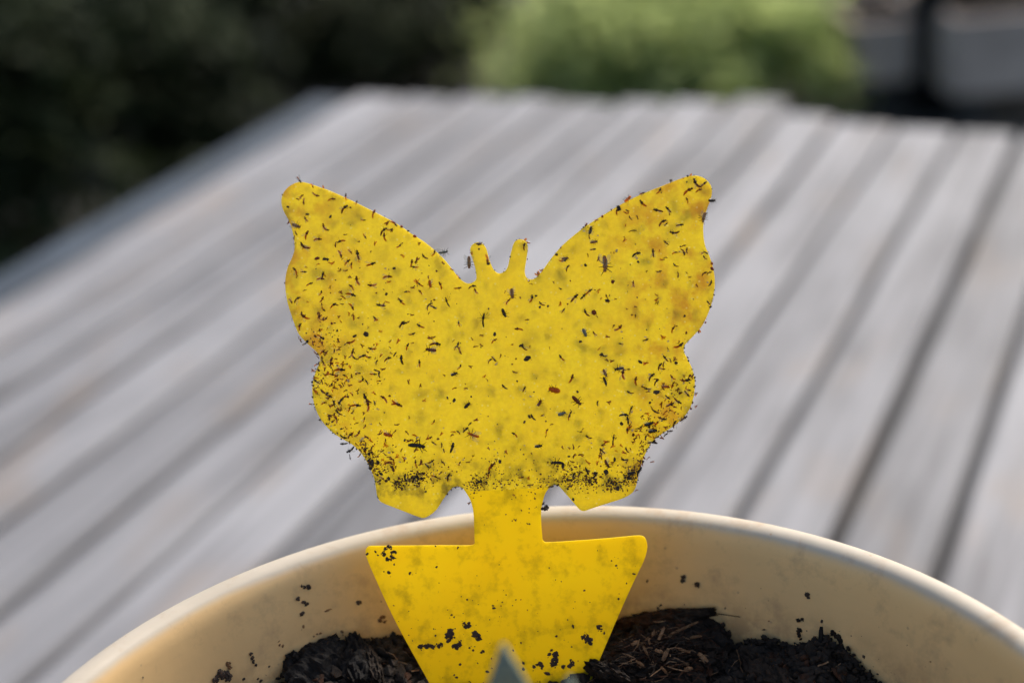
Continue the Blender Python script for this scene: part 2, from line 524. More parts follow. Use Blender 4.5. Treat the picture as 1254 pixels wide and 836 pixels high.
def make_soil():
    nr, na = 150, 420
    vs = [(PC.x, PC.y, soil_z(PC.x, PC.y))]
    fs = []
    for i in range(1, nr + 1):
        r = .0835 * (i / nr) ** .8
        for k in range(na):
            a = 2 * math.pi * k / na
            x, y = PC.x + r * math.cos(a), PC.y + r * math.sin(a)
            z = soil_z(x, y)
            rr = min(r, wall_r(z) - .0001 if r > .07 else r)
            vs.append((PC.x + rr * math.cos(a), PC.y + rr * math.sin(a), z))
    for k in range(na): fs.append((0, 1 + k, 1 + (k + 1) % na))
    for i in range(nr - 1):
        for k in range(na):
            b = 1 + i * na
            fs.append((b + k, b + na + k, b + na + (k + 1) % na, b + (k + 1) % na))
    o = obj('potting_soil', mesh('potting_soil', vs, fs, False), None, SOIL)
    tag(o, 'dark crumbly potting soil filling the cream pot', 'soil', kind='stuff')
    # loose crumbs and root fibres lying on it
    g = Geo(); rng = random.Random(11)
    for i in range(15000):
        a = rng.uniform(.3, math.pi - .3); r = .079 * math.sqrt(rng.uniform(.3, 1.0))
        x, y = PC.x + r * math.cos(a), PC.y + r * math.sin(a)
        s = rng.choice((.00015, .0002, .0003, .0003, .0004, .0006, .0009, .0013)) * rng.uniform(.7, 1.2)
        z = soil_z(x, y)
        if math.hypot(x - PC.x, y - PC.y) + s > wall_r(z): continue
        g.blob((x, y, z + s * .3), s, rng, rng.choice((0, 0, 0, 0, 0, 1, 1, 2)), 1, .8, .4)
    for i in range(5200):                          # ragged edge where the soil meets the wall
        a = rng.uniform(.35, math.pi - .35)
        zz = soil_z(PC.x + .0785 * math.cos(a), PC.y + .0785 * math.sin(a)) + rng.gauss(-.0002, .0009)
        s = rng.choice((.0002, .0003, .0004, .0006, .0008))
        r = wall_r(zz) - s * .6 - abs(rng.gauss(0, .0018))
        g.blob((PC.x + r * math.cos(a), PC.y + r * math.sin(a), zz), s, rng, 0 if rng.random() < .8 else 1, 1, .9, .4)
    o = g.build('soil_crumbs', [SOIL, BARK, REDBARK]); tag(o, 'loose dark crumbs scattered over the potting soil', 'soil crumbs', kind='stuff')
    g = Geo()
    for i in range(420):
        a = rng.uniform(.2, math.pi - .2); r = .078 * math.sqrt(rng.uniform(.35, 1.0))
        x, y = PC.x + r * math.cos(a), PC.y + r * math.sin(a)
        L = rng.uniform(.0015, .006); th = rng.uniform(0, 6.28)
        pts = []
        for j in range(4):
            s = (j / 3 - .5) * L
            xx = x + math.cos(th) * s + rng.gauss(0, .0003); yy = y + math.sin(th) * s + rng.gauss(0, .0003)
            q = Vector((xx - PC.x, yy - PC.y)); 
            if q.length > .0785: q *= .0785 / q.length
            xx, yy = PC.x + q.x, PC.y + q.y
            pts.append((xx, yy, soil_z(xx, yy) + .0006 + abs(rng.gauss(0, .0005))))
        g.tube(pts, rng.uniform(.00006, .00018), 4, 0 if rng.random() < .75 else 1)
    o = g.build('root_fibres', [BARK, SPLINTER]); tag(o, 'fine root fibres lying on the potting soil', 'fibres', kind='stuff')
make_soil()

# ------------------------------------------------------------------ sticky trap
LEAN = R(15)
P0 = on_z(627, 846, SOILZ)
TX, TV, TN = Vector((1, 0, 0)), Vector((0, math.sin(LEAN), math.cos(LEAN))), Vector((0, -math.cos(LEAN), math.sin(LEAN)))
TM = Matrix.Identity(4)
for i in range(3):
    TM[i][0], TM[i][1], TM[i][2], TM[i][3] = TX[i], -TN[i], TV[i], P0[i]
def tp(px, py):                                   # pixel -> (x, z) in the trap's own plane
    d = ray(px, py)
    k = (P0 - CAM).dot(TN) / d.dot(TN)
    q = CAM + d * k - P0
    return q.dot(TX), q.dot(TV)
TH = .00046
def sheet_y(x, z): return 0.0
LEFT_WING_TOP = [(583.5, 340.1), (580.5, 344.9), (573.3, 347.1), (566, 343.7), (559, 336.6), (547, 321), (532.6, 306.7), (518.3, 295.3), (503.9, 286.3), (484.5, 273.2), (454.6, 257.6), (430.7, 245.7), (406.8, 234.9), (388.8, 228.3), (373.3, 223.5), (364.9, 223.3), (357.7, 226.0), (350.6, 231.5), (345.8, 239.3), (344.6, 247.5), (345.8, 254), (348.2, 260), (353, 268.4), (356.5, 276.8), (359.5, 288.7), (360.9, 299), (360.2, 308), (357, 317), (352.4, 327.5), (349.8, 339.5), (349.6, 353.8), (352.6, 371.8), (357.4, 387), (361, 397.4), (366.5, 409.4), (376.5, 420.3), (387, 430), (391.8, 437.5), (390.9, 445.2), (386.7, 454.8), (383.2, 468), (382.6, 482), (385.8, 497.7), (392.3, 512), (402, 524), (414.4, 534), (433.0, 545), (445, 558), (452.6, 571), (458.4, 585.5), (460.6, 598), (462.2, 607.5), (467, 614.3), (491, 624), (511, 631.8), (517.5, 633.6), (523.4, 632.2), (534, 624), (542.7, 611), (551.0, 599.4), (556, 596), (561, 595), (566, 597)]
STAKE_L = [(570, 601.5), (576, 612), (579.6, 626), (580.6, 645), (581, 660), (580.8, 665.4), (576, 667.3), (540, 667.3), (500, 667.6), (460, 668), (452, 668.4), (448.2, 672), (448.2, 679), (452, 690), (483, 757.7), (526, 836), (560, 897), (598, 970), (612, 990)]
STAKE_R = [(630, 990), (643, 970), (690, 893), (722, 836), (735.7, 803.7), (757, 754), (776, 711.8), (788.5, 686), (792.6, 671), (791.6, 661.5), (788, 656.5), (782, 655.2), (772.3, 656.0), (740, 659), (707.7, 661.4), (669, 663.6), (664.9, 661), (664, 655), (662.9, 640), (662.9, 624.5), (665, 612.5), (668.2, 603)]
RIGHT_WING = [(673.0, 596.4), (676.5, 593.8), (680.3, 593.0), (684.5, 595), (691.9, 603), (700.2, 612.5), (708.6, 622.1), (712, 624.6), (715.8, 625.0), (724.2, 622.1), (745.7, 615.2), (763.6, 609.2), (774.5, 602.6), (778.6, 595.5), (781, 583.8), (785.2, 569.5), (791.6, 552), (797.5, 542.2), (805.9, 533.8), (820.3, 524.5), (834.6, 513.0), (843, 502.7), (848.0, 490.6), (850.4, 478), (850.6, 466), (847.8, 452), (841.8, 439.3), (837.6, 430.5), (838.2, 422.8), (846.6, 413.6), (859.6, 398.8), (868, 381.3), (872.8, 365.8), (875.0, 351.4), (875, 339.5), (872.8, 326.3), (868.6, 313.2), (863.4, 300.7), (861.2, 286.3), (861.6, 272), (865, 257.6), (869.6, 245.7), (871.8, 234.9), (869.8, 226.3), (863.4, 219.2), (854.4, 215.4), (842.5, 216.2), (829.7, 220.3), (811.8, 227.5), (793.8, 234.6), (775.9, 242.5), (757.9, 251.9), (740.5, 262.5), (723.6, 272.9), (705.7, 285.9), (687.8, 301.5), (674.6, 317), (663.8, 332), (657, 339.6), (650.5, 342.3), (644.6, 339.5)]
ANT_R = [(642.6, 331.8), (644.7, 317.4), (646.4, 304.3), (645.2, 297.3), (640.5, 293.7), (635, 293.2), (630.4, 296), (627.7, 302), (624.6, 313.8), (622, 326)]
MID = [(618.6, 331.8), (613.5, 334.6), (608.5, 333.9)]
ANT_L = [(603.6, 328.6), (598.6, 316.2), (595.6, 304.6), (591, 298.6), (585.5, 296.6), (579.8, 298.6), (576.3, 303), (576, 308), (578.2, 316.2), (581.7, 327)]
def build_trap():
    ctrl, part = [], []
    for nm, seq in (('w', LEFT_WING_TOP), ('s', STAKE_L), ('s', STAKE_R), ('w', RIGHT_WING), ('ar', ANT_R), ('w', MID), ('al', ANT_L)):
        for p in seq: ctrl.append(Vector(tp(*p))); part.append(nm)
    n = len(ctrl); P, own = [], []
    SUB = 4
    for i in range(n):
        a, b, c, d = ctrl[i - 1], ctrl[i], ctrl[(i + 1) % n], ctrl[(i + 2) % n]
        for s in range(SUB):
            t = s / SUB
            # centripetal-ish: clamp tangents by the shorter neighbour to avoid overshoot at corners
            L = (c - b).length
            m0 = (c - a) * .5; m1 = (d - b) * .5
            if m0.length > L: m0 *= L / m0.length
            if m1.length > L: m1 *= L / m1.length
            h = (2*t**3 - 3*t**2 + 1) * b + (t**3 - 2*t**2 + t) * m0 + (-2*t**3 + 3*t**2) * c + (t**3 - t**2) * m1
            P.append(h); own.append(part[i] if s == 0 or part[i] == part[(i + 1) % n] else part[i])
    N = len(P)
    INS = []
    for i in range(N):
        t = (P[(i + 1) % N] - P[i - 1]); t.normalize()
        INS.append(P[i] + Vector((t.y, -t.x)) * .00007)
    area = sum(P[i].x * P[(i + 1) % N].y - P[(i + 1) % N].x * P[i].y for i in range(N))
    if area > 0:                                   # make the inset point inwards
        INS = [2 * P[i] - INS[i] for i in range(N)]
    # contiguous runs that belong to each part (a run ends on the first vertex of the next run so that parts meet)
    starts = [i for i in range(N) if own[i] != own[i - 1]]
    runs = []
    for a, b in zip(starts, starts[1:] + [starts[0] + N]):
        runs.append((own[a % N], [k % N for k in range(a, b + 1)]))
    root = bpy.data.objects.new('sticky_trap', None); COL.objects.link(root); root.empty_display_size = .02
    root.matrix_world = TM
    tag(root, 'yellow butterfly shaped sticky insect trap staked in the pot', 'insect trap')
    bend = sheet_y
    def plate(name, rs, mat):
        poly, walls = [], []
        for r in rs:
            walls.append(r); poly += r
        # drop doubled ids where runs touch
        ids = []
        for k in poly:
            if not ids or ids[-1] != k: ids.append(k)
        if ids[0] == ids[-1]: ids.pop()
        def ring(src, y): return [Vector((src[k].x, y + bend(src[k].x, src[k].y), src[k].y)) for k in ids]
        fi, fo, bo, bi = ring(INS, -TH / 2), ring(P, -TH / 2 + .00007), ring(P, TH / 2 - .00007), ring(INS, TH / 2)
        m = len(ids); vs = fi + fo + bo + bi; fs = []
        tris = tessellate_polygon([[Vector((v.x, v.z, 0)) for v in fi]])
        for t in tris:
            a, b, c = (fi[q] for q in t)
            if (b - a).cross(c - a).y > 0: t = (t[0], t[2], t[1])
            fs.append(tuple(t)); fs.append(tuple(3 * m + q for q in (t[0], t[2], t[1])))
        idx = {}
        for j, k in enumerate(ids): idx.setdefault(k, j)
        edges = set()
        for w in walls:
            for a, b in zip(w, w[1:]): edges.add((a, b))
        for j in range(m):
            a, b = ids[j], ids[(j + 1) % m]
            if (a, b) in edges:
                j2 = (j + 1) % m
                for q in range(3):
                    fs.append((q * m + j, q * m + j2, (q + 1) * m + j2, (q + 1) * m + j))
        return obj(name, mesh(name, vs, fs), root, mat)
    by = {}
    for nm, r in runs: by.setdefault(nm, []).append(r)
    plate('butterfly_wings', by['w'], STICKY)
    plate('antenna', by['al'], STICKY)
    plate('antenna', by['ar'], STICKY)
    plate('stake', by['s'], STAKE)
    return root, P
TRAP, OUTLINE = build_trap()
def inside(x, z):
    c = False; n = len(OUTLINE)
    for i in range(n):
        a, b = OUTLINE[i], OUTLINE[i - 1]
        if (a.y > z) != (b.y > z) and x < (b.x - a.x) * (z - a.y) / (b.y - a.y) + a.x: c = not c
    return c

# ------------------------------------------------------------------ insects
def gnat_geo(seed, mats3, legs=6, wings=True, slim=1.0):
    """body 1 unit long on +X (head), +Z away from the surface; materials 0 thorax, 1 abdomen, 2 wing"""
    rng = random.Random(seed); g = Geo()
    cv = rng.uniform(-.75, .75); z0 = .09
    def axis(t):                                   # t from -.5 tail to .5 head
        return Vector((t, cv * (t - .05) ** 2 * (1.4 if t < 0 else .5), z0 + .10 * max(0, t) + rng.uniform(-.004, .004)))
    ab = [(-.5, .025), (-.44, .055), (-.32, .085), (-.18, .095), (-.04, .085), (.06, .07)]
    g.tube([axis(t) for t, r in ab], [r * slim for t, r in ab], 6, 1)
    th = [(.02, .06), (.08, .12), (.17, .145), (.26, .125), (.32, .065)]
    g.tube([axis(t) for t, r in th], [r * slim for t, r in th], 6, 0)
    hd = [(.31, .05), (.36, .09), (.43, .095), (.49, .05)]
    g.tube([axis(t) + Vector((0, 0, -.03)) for t, r in hd], [r * slim for t, r in hd], 6, 0)
    for i in range(legs):
        s = -1 if i % 2 else 1
        b = axis(.1 + .08 * (i // 2)); a = (.9 + .55 * (i // 2 - 1) * -1) + rng.uniform(-.5, .5)
        L = rng.uniform(.18, .46)
        d = Vector((math.cos(a), s * math.sin(a), 0))
        k = b + d * L * .5 + Vector((0, 0, .05)); e = b + d * L + Vector((rng.uniform(-.15, .1), 0, -b.z + .01))
        g.tube([b, k, e], [.015, .012, .007], 3, 0, False)
    if wings:
        for s in (-1, 1):
            if rng.random() < .55: continue
            a = rng.uniform(.1, .8); b = axis(.15) + Vector((0, s * .06, .07)); L = rng.uniform(.55, .8); w = .12
            d = Vector((-math.cos(a), s * math.sin(a), -.06)); pz = Vector((-d.y, d.x, 0))
            pts = [b, b + d * L * .4 + pz * w, b + d * L * .8 + pz * w * .9, b + d * L, b + d * L * .75 - pz * w * .8, b + d * L * .35 - pz * w * .6]
            g.add(pts, [(0, 1, 2, 3, 4, 5)], 2)
    return g
def variant(seed, mats, **kw):
    g = gnat_geo(seed, mats, **kw)
    me = mesh('gnat', g.v, g.f, True, g.m)
    for m in mats: me.materials.append(m)
    return me
BROWN_V = [variant(100 + i, (DUSK if i % 2 else BROWN, RUSTY, WING), legs=(2 if i % 3 else 5)) for i in range(10)]
DARK_V = [variant(200 + i, (DUSK, BROWN, WING), legs=6) for i in range(8)]
BLACK_V = [variant(300 + i, (BLACK, BLACK, WING), legs=6, slim=1.1) for i in range(6)]
THIN_V = [variant(400 + i, (BLACK, BLACK, WING), legs=6, wings=False, slim=.62) for i in range(4)]

def surf_matrix(px, py, ang, length, lift=0.0, tilt=0.0):
    """a frame on the front face of the trap: X along ang (image degrees), Z towards the viewer"""
    x, z = tp(px, py)
    x1, z1 = tp(px + math.cos(R(ang)) * 8, py - math.sin(R(ang)) * 8)
    d = Vector((x1 - x, 0, z1 - z)).normalized()
    out = Vector((0, -1, 0))
    if tilt: d = (d + out * tilt).normalized()
    s = out.cross(d).normalized(); o2 = d.cross(s)
    m = Matrix.Identity(4)
    c = Vector((x, sheet_y(x, z) - TH / 2 - lift, z))
    for i in range(3):
        m[i][0], m[i][1], m[i][2], m[i][3] = d[i] * length, s[i] * length, o2[i] * length, c[i]
    return TM @ m
PXM = 6560.0                                       # pixels of the photograph per metre on the trap

TILES = [
 (335, 205, "265,125,-60,75,k 400,185,-65,50 740,300,80,70 850,360,70,50 1020,470,70,85 1225,555,-30,55 285,295,40,60 307,350,-75,65 435,285,-10,75 595,322,10,75 720,415,45,100,k 790,410,0,25,. 150,405,0,20,. 348,480,0,18,. 582,503,0,25,. 330,530,110,60 230,675,-50,45 335,685,60,90 455,730,5,85 515,610,105,75 545,635,-15,55 690,750,200,80 918,540,0,50 935,705,-55,60 1120,645,40,95,k 1195,640,25,60 1133,710,95,90 300,800,120,80 345,825,-15,50 210,720,-90,40"),
 (345, 300, "240,20,150,95 605,90,-80,80 705,65,-50,55 780,100,105,105,k 363,135,0,30,. 440,140,0,25,. 470,145,0,25,. 670,170,40,80 712,205,80,65 665,262,30,35 915,195,15,95 1065,238,0,40,w 1150,235,0,25,. 1085,318,0,95 145,260,130,80 225,272,0,60,k 160,320,80,35 420,310,80,80,k 400,340,0,80 285,395,20,70 700,325,-20,40 770,360,100,95 495,430,90,35 720,425,140,70 925,412,175,90 710,500,-15,100 405,490,75,60 415,555,65,70 155,548,30,80,k 98,570,-60,60 600,555,15,40 618,603,0,40 525,612,35,75 720,625,-60,80 1070,500,0,25,. 1015,615,160,90,k 1045,600,60,35 1210,560,130,60 425,655,-40,60 380,690,0,30 388,740,85,55 730,715,85,40 450,755,40,65 235,735,145,100 205,700,90,50 960,750,135,65 515,800,0,20,. 545,795,0,20,. 185,815,40,55 1225,800,40,75,k 1205,10,40,65"),
 (355, 395, "100,40,70,75 305,75,80,40 385,60,90,30 448,75,0,20,. 485,78,0,28,. 372,120,0,15,. 265,140,0,20,. 315,140,-40,75 345,160,0,20,. 310,185,50,35 170,105,0,15,. 180,190,0,30,. 150,215,30,50,k 110,185,-45,40 92,150,80,30 235,215,-60,50 495,180,110,45 665,135,0,30,. 625,200,190,90 785,115,0,40,. 335,290,35,65 270,315,-20,60 290,350,-45,40 455,290,80,50,k 505,320,0,18,. 500,272,0,50 650,285,100,55,k 637,320,85,70 565,350,-80,45 330,370,95,65,k 345,415,110,60 420,390,70,90 670,365,140,60,k 740,340,30,85,k 800,352,-5,70 840,265,160,80 885,400,60,50,k 1025,250,-45,25 1200,240,60,75 1000,362,25,80,k 1075,320,60,55,B 1140,375,95,95,B 270,425,25,50 235,485,125,45 510,475,-3,110 700,515,5,55 450,530,170,80 480,545,40,50 460,600,-30,50 425,635,60,60 570,540,150,60 600,590,-45,60,w 740,590,40,70 790,605,120,60,k 890,487,160,60,k 912,525,80,70,k 855,525,0,70 910,592,0,50 275,600,145,75,k 335,705,130,65,k 400,745,-20,75,k 570,690,20,45 635,725,-60,50 520,795,45,85,B 450,810,-60,55,k 350,815,10,60 780,775,115,115,k 870,815,-80,50,B 970,770,140,90 1085,820,-20,95 487,435,0,18,. 215,830,-10,40,k 1240,120,30,40 595,755,0,25,. 1020,748,0,30,. 240,640,0,25,. 380,720,0,25,. 590,420,0,20,. 620,640,20,45 700,690,70,40 540,620,130,40"),
 (400, 490, "75,30,80,70,k 130,15,30,45,k 300,45,-10,100 235,85,75,65 270,115,50,50,k 120,125,135,80,k 150,90,85,50 105,195,115,65 430,50,105,110 495,25,80,60,B 725,35,-20,110 305,230,20,45 385,195,80,55 395,265,70,50 455,238,0,40,w 525,85,0,48,w 50,258,0,30,w 550,240,130,40 170,375,-10,75,B 235,355,45,75,k 325,340,55,80 180,440,180,75,B 250,505,215,95,B 240,575,-75,60,t 340,560,60,50 365,390,30,60,w 350,430,50,50 345,410,0,40,w 700,315,50,45 800,405,0,30,. 930,375,0,45,w 1050,385,25,70 1100,435,145,60,k 1145,390,0,25,. 1180,455,95,55,k 1200,510,100,50,k 680,455,0,15,. 710,470,0,12,. 570,515,30,50,k 595,550,-40,40 400,510,80,65 455,510,80,65 435,545,0,40,. 470,545,-30,45 515,572,5,45,k 638,530,0,48,w 808,590,0,45,w 750,625,0,40,w 910,640,95,70 905,580,60,30 1070,625,35,75,k 1030,665,-40,70,k 1195,635,140,60,k 525,700,10,40 525,630,0,35,. 465,640,0,45,. 570,790,-40,60 635,795,0,25,. 800,785,80,80,B 900,790,50,90,B 975,745,20,65,B 970,795,0,35,. 1100,770,-20,70 1165,740,40,50,k 1150,795,-20,40 1240,780,70,80,k 720,828,10,60,B 520,760,0,40,. 450,690,0,30,. 560,750,0,30,. 480,720,60,50 540,820,30,60,k 610,820,0,35,."),
 (480, 260, "30,115,-40,70 100,145,0,22,. 168,188,0,18,. 235,245,0,25,. 80,335,20,60 280,315,25,40 330,455,130,75,k 435,415,75,70 203,520,80,80 250,515,40,35 235,560,165,70 525,523,-20,40 25,570,30,30 5,185,80,40 615,585,-15,40,k 685,665,-40,50 380,545,0,15,. 455,600,0,20,. 370,665,-60,35 290,740,140,65 500,745,110,80 155,808,190,60 295,815,125,60 675,775,8,75 820,752,5,75,k 855,805,110,65 885,320,0,42,. 890,375,0,25,. 978,475,-85,90 985,522,0,25,. 1210,455,0,15,."),
 (490, 350, "15,165,130,80 262,133,0,30,w 360,225,20,50,w 348,140,0,20,. 295,275,50,35 480,165,110,110,t 125,298,15,40 25,385,25,85,k 205,410,145,85 200,375,0,30,w 125,492,20,70 600,385,95,60 600,360,0,28,w 848,345,88,150,t 1075,60,85,30 1100,155,50,70 1230,120,0,20,. 1215,437,170,85 345,525,30,45 360,585,-5,110,k 735,540,-45,40 970,495,0,28,. 960,555,30,70 830,610,-15,40 70,620,65,90 15,750,100,75,B 200,790,95,75 590,605,75,70,k 610,665,-60,70 565,630,60,50 915,760,40,60,k 960,745,-50,70,k 985,795,20,55,w 1030,715,85,45 1240,605,0,35,. 720,820,170,45 280,215,70,60,k 335,210,-30,70,k 310,180,20,50,B"),
 (500, 440, "125,260,85,40 262,220,0,25,w 530,75,65,60 640,70,20,45 470,290,15,50 400,390,0,25,. 470,417,0,38,. 643,378,0,18,. 980,280,135,70,B 1115,220,0,22,. 1185,300,65,65,k 260,640,60,55 630,655,40,50,B 585,715,45,75,B 515,740,140,55,k 1090,760,145,75 1188,635,0,25,. 1240,580,0,30,. 305,810,0,25,. 360,700,0,30,w 90,795,0,40,w"),
 (540, 520, "115,230,70,110,B 125,180,0,30,w 855,205,0,30,w 970,220,0,40,w 1080,60,60,60 490,240,-50,35 550,245,0,25,w 330,315,30,30 230,350,0,35,w 190,390,60,50 280,380,15,45 20,385,-30,45 75,520,60,65,k 600,372,0,25,. 510,420,50,110 485,500,80,70 820,535,20,60 290,795,50,40,B 1020,500,0,15,. 1130,475,0,15,. 1110,625,10,30,B"),
 (740, 205, "385,265,20,60,k 145,410,0,40,. 125,450,70,70 70,432,0,15,. 565,240,65,75 680,135,0,32,. 850,90,0,18,. 805,110,0,12,. 390,370,130,95 550,440,170,100,k 655,430,130,80,k 665,470,-80,45 235,440,165,45 262,518,120,50,k 290,645,3,80,t 850,235,30,110 935,165,120,115,k 965,230,15,70 1015,170,45,80,k 850,335,120,60 590,555,30,90,k 630,580,45,50,k 770,588,10,75,k 715,670,172,95,k 630,770,140,65,k 1100,218,0,12,."),
 (740, 300, "125,55,60,48,w 330,130,-80,60,w 325,85,10,90,B 345,170,0,25,. 498,80,95,85,k 720,75,15,60 810,65,-70,75,k 840,55,80,60,k 765,70,20,30 625,127,5,40 1010,75,20,50 1045,80,0,25,. 1025,130,120,55,k 1103,187,0,22,. 1100,240,0,30,. 1020,285,20,65,k 1070,280,20,55,k 1090,388,75,65,B 1055,380,0,35,w 725,210,140,60,k 555,270,15,60,k 840,283,-50,25 875,330,25,30 90,375,15,30 293,395,85,65 35,570,140,40,k 115,552,5,30 548,590,75,45 318,630,0,35,k 318,725,88,40 820,725,0,25,. 1065,590,130,55,k 1085,630,0,30,. 1120,508,0,15,. 1035,790,0,22,. 160,828,-20,35,k 730,825,-10,40 98,820,0,18,."),
 (715, 395, "105,110,125,60 245,140,-20,45 300,35,90,25 360,55,50,90 385,90,0,40,w 380,215,160,50,k 630,175,20,62,B 630,145,0,42,w 905,65,60,75 1045,100,0,25,. 860,185,60,42,w 862,287,0,35,w 975,235,35,105 640,70,0,12,. 180,325,0,30,. 205,340,150,60,B 235,380,-30,45,k 290,388,20,45,k 395,520,80,110 440,475,0,70,t 575,395,0,30,. 835,365,130,80,k 800,320,0,25,w 770,440,50,80,k 800,470,-10,60 940,412,0,35,. 685,545,40,95,k 670,525,0,38,w 905,560,135,70 1040,590,20,100 1020,615,10,42,w 525,590,75,90 735,600,50,75,k 650,675,168,75,k 605,632,0,30,w 740,705,0,45,. 470,715,150,70,k 1065,685,-20,65 985,715,0,35,. 1055,725,-50,75,k 855,760,-30,65,B 955,800,-25,90,k 135,820,80,55,B 255,812,165,50 790,825,75,50,k 675,815,0,25,. 1145,725,30,45,B 1085,535,0,25,. 1070,385,0,20,. 1130,650,0,25,. 605,655,160,50,B"),
 (715, 480, "790,130,75,60 880,125,25,90,k 960,95,-20,95,B 675,105,0,25,. 735,200,145,70,B 695,160,-65,50 800,270,-10,90,k 410,225,-5,95,B 475,180,65,100,t 450,285,105,85,B 490,195,70,45,w 385,320,0,25,. 445,385,0,22,. 505,435,0,25,. 495,385,80,45,w 580,180,0,30,w 570,360,40,85,t 630,460,70,60,k 690,510,5,80,k 735,515,0,30,. 800,465,-20,50,B 835,430,40,55,B 880,395,15,60,k 1020,265,35,90,k 920,320,60,80,k 45,460,150,70,k 75,515,0,35,w 300,480,85,110,t 435,590,110,65,k 190,600,135,75,k 200,575,-45,40,w 415,690,175,70,B 312,685,0,30,. 225,810,0,35,. 700,708,15,45,B 655,670,40,50,t 615,670,0,30,. 600,720,70,60,k 570,790,60,70,B 480,820,10,80,B 110,825,0,40,. 25,790,120,65,B 1145,140,20,40,B"),
 (610, 260, "262,345,75,75,k 597,428,0,22,. 640,360,0,18,. 445,590,40,40,k 312,700,0,20,. 340,730,-30,30,k 1005,80,25,45,k 1065,40,0,20,. 880,190,0,40,w 1018,237,0,35,w 930,250,-70,50 970,378,8,60,k 670,495,20,80 705,565,60,70,k 893,537,0,28,. 855,540,0,30,w 1210,390,110,50,w 1175,708,0,30,. 568,715,-60,30 638,780,0,22,. 75,805,85,40"),
 (600, 350, "430,130,80,80 470,100,0,22,. 525,185,135,70,k 510,215,0,20,. 590,205,0,22,. 720,28,0,30 860,120,50,105,k 955,105,55,80,B 1010,55,40,85 1205,150,0,32,. 748,250,50,60,k 980,275,110,85,k 1065,270,0,38,. 1095,310,-45,30 380,343,0,45,B 340,630,125,80,k 378,745,0,48,. 408,620,85,30 925,567,0,22,. 730,735,120,75 610,635,85,40,t"),
 (600, 440, "835,195,65,95 820,550,60,60,k 805,590,75,60 435,590,120,75,B 580,725,65,45 570,780,40,30 915,735,-10,55,t 945,715,55,45,t 895,328,0,20,. 415,375,0,40,w 348,405,0,25,w 545,570,0,30,w 630,660,5,40 450,330,0,15,."),
 (650, 530, "330,335,0,55,. 460,343,0,25,. 390,235,0,18,. 435,430,70,80,B 575,390,110,80,B 660,430,60,80,B 490,430,70,55,k 575,470,-40,50,k 765,395,0,35,. 735,415,0,15,. 715,445,0,18,. 1010,425,45,90,B 950,490,40,60,B 890,560,0,35,. 1100,390,50,80,B 435,675,0,20,. 375,565,0,25,. 860,460,0,18,. 1080,580,20,40,k 105,415,0,14,."),
]
def region(x, y):
    if y < 345 and 572 < x < 606: return 'left antenna'
    if y < 345 and 606 <= x < 650: return 'right antenna'
    if y < 255: return 'tip of the left wing' if x < 600 else 'tip of the right wing'
    if y > 555: return 'bottom lobe of the left wing' if x < 560 else ('waist of the butterfly' if x < 685 else 'bottom lobe of the right wing')
    if 575 <= x < 665: return 'upper middle of the butterfly' if y < 440 else 'lower middle of the butterfly'
    if x < 575:
        if y < 330: return 'upper left wing'
        if y < 430: return 'outer middle of the left wing' if x < 440 else 'inner middle of the left wing'
        return 'outer lower left wing' if x < 450 else 'inner lower left wing'
    if y < 330: return 'upper right wing'
    if y < 430: return 'inner middle of the right wing' if x < 780 else 'outer middle of the right wing'
    return 'inner lower right wing' if x < 780 else 'outer lower right wing'
dots = Geo(); flakes = Geo()
TB = Matrix.Identity(3)
for i in range(3):
    TB[i][0], TB[i][1], TB[i][2] = TX[i], TV[i], TN[i]
def surf_pt(px, py, lift=0.0):
    x, z = tp(px, py)
    return TM @ Vector((x, sheet_y(x, z) - TH / 2 - lift, z))
def flake(g, px, py, ang, w, rng):
    c = surf_pt(px, py, .00012)
    L = w / 8.36 / PXM * .8
    a = R(ang) + rng.uniform(-.5, .5); ca, sa = math.cos(a), math.sin(a)
    pts = []
    for k in range(7):
        th = 2 * math.pi * k / 7; r = rng.uniform(.7, 1.1)
        x, y = L * .5 * math.cos(th) * r, L * .30 * math.sin(th) * r
        pts.append(c + TX * (x * ca - y * sa) + TV * (x * sa + y * ca) + TN * rng.uniform(0, .00016))
    top = c + TN * .00022
    g.add(pts + [top], [(k, (k + 1) % 7, 7) for k in range(7)] + [tuple(range(7))[::-1]])
rng = random.Random(21)
placed = []
KIND = {'g': ('brown', BROWN_V), 'k': ('dark brown', DARK_V), 'B': ('black', BLACK_V), 't': ('thin black', THIN_V)}
cands = []
for ox, oy, txt in TILES:
    for it in txt.split():
        q = it.split(','); x, y = ox + float(q[0]) / 8.36, oy + float(q[1]) / 8.36
        ang, ln = float(q[2]), float(q[3]); kd = q[4] if len(q) > 4 else 'g'
        if kd == '.':
            dots.blob(surf_pt(x, y, .00008), ln / 8.36 / PXM * .62, rng, 0 if rng.random() < .7 else 1, 1, .8, .35, TB)
        elif kd == 'w':
            flake(flakes, x, y, ang, ln, rng)
        else:
            if any(abs(x - a) + abs(y - b) < 1.6 for a, b in placed): continue
            placed.append((x, y)); cands.append((x, y, ang, ln, kd))
cands.sort(key=lambda c: -c[3])
ORD = 'topmost second third fourth fifth sixth seventh eighth ninth tenth eleventh twelfth thirteenth fourteenth fifteenth sixteenth seventeenth eighteenth nineteenth twentieth'.split()
small = Geo(); fam = {}
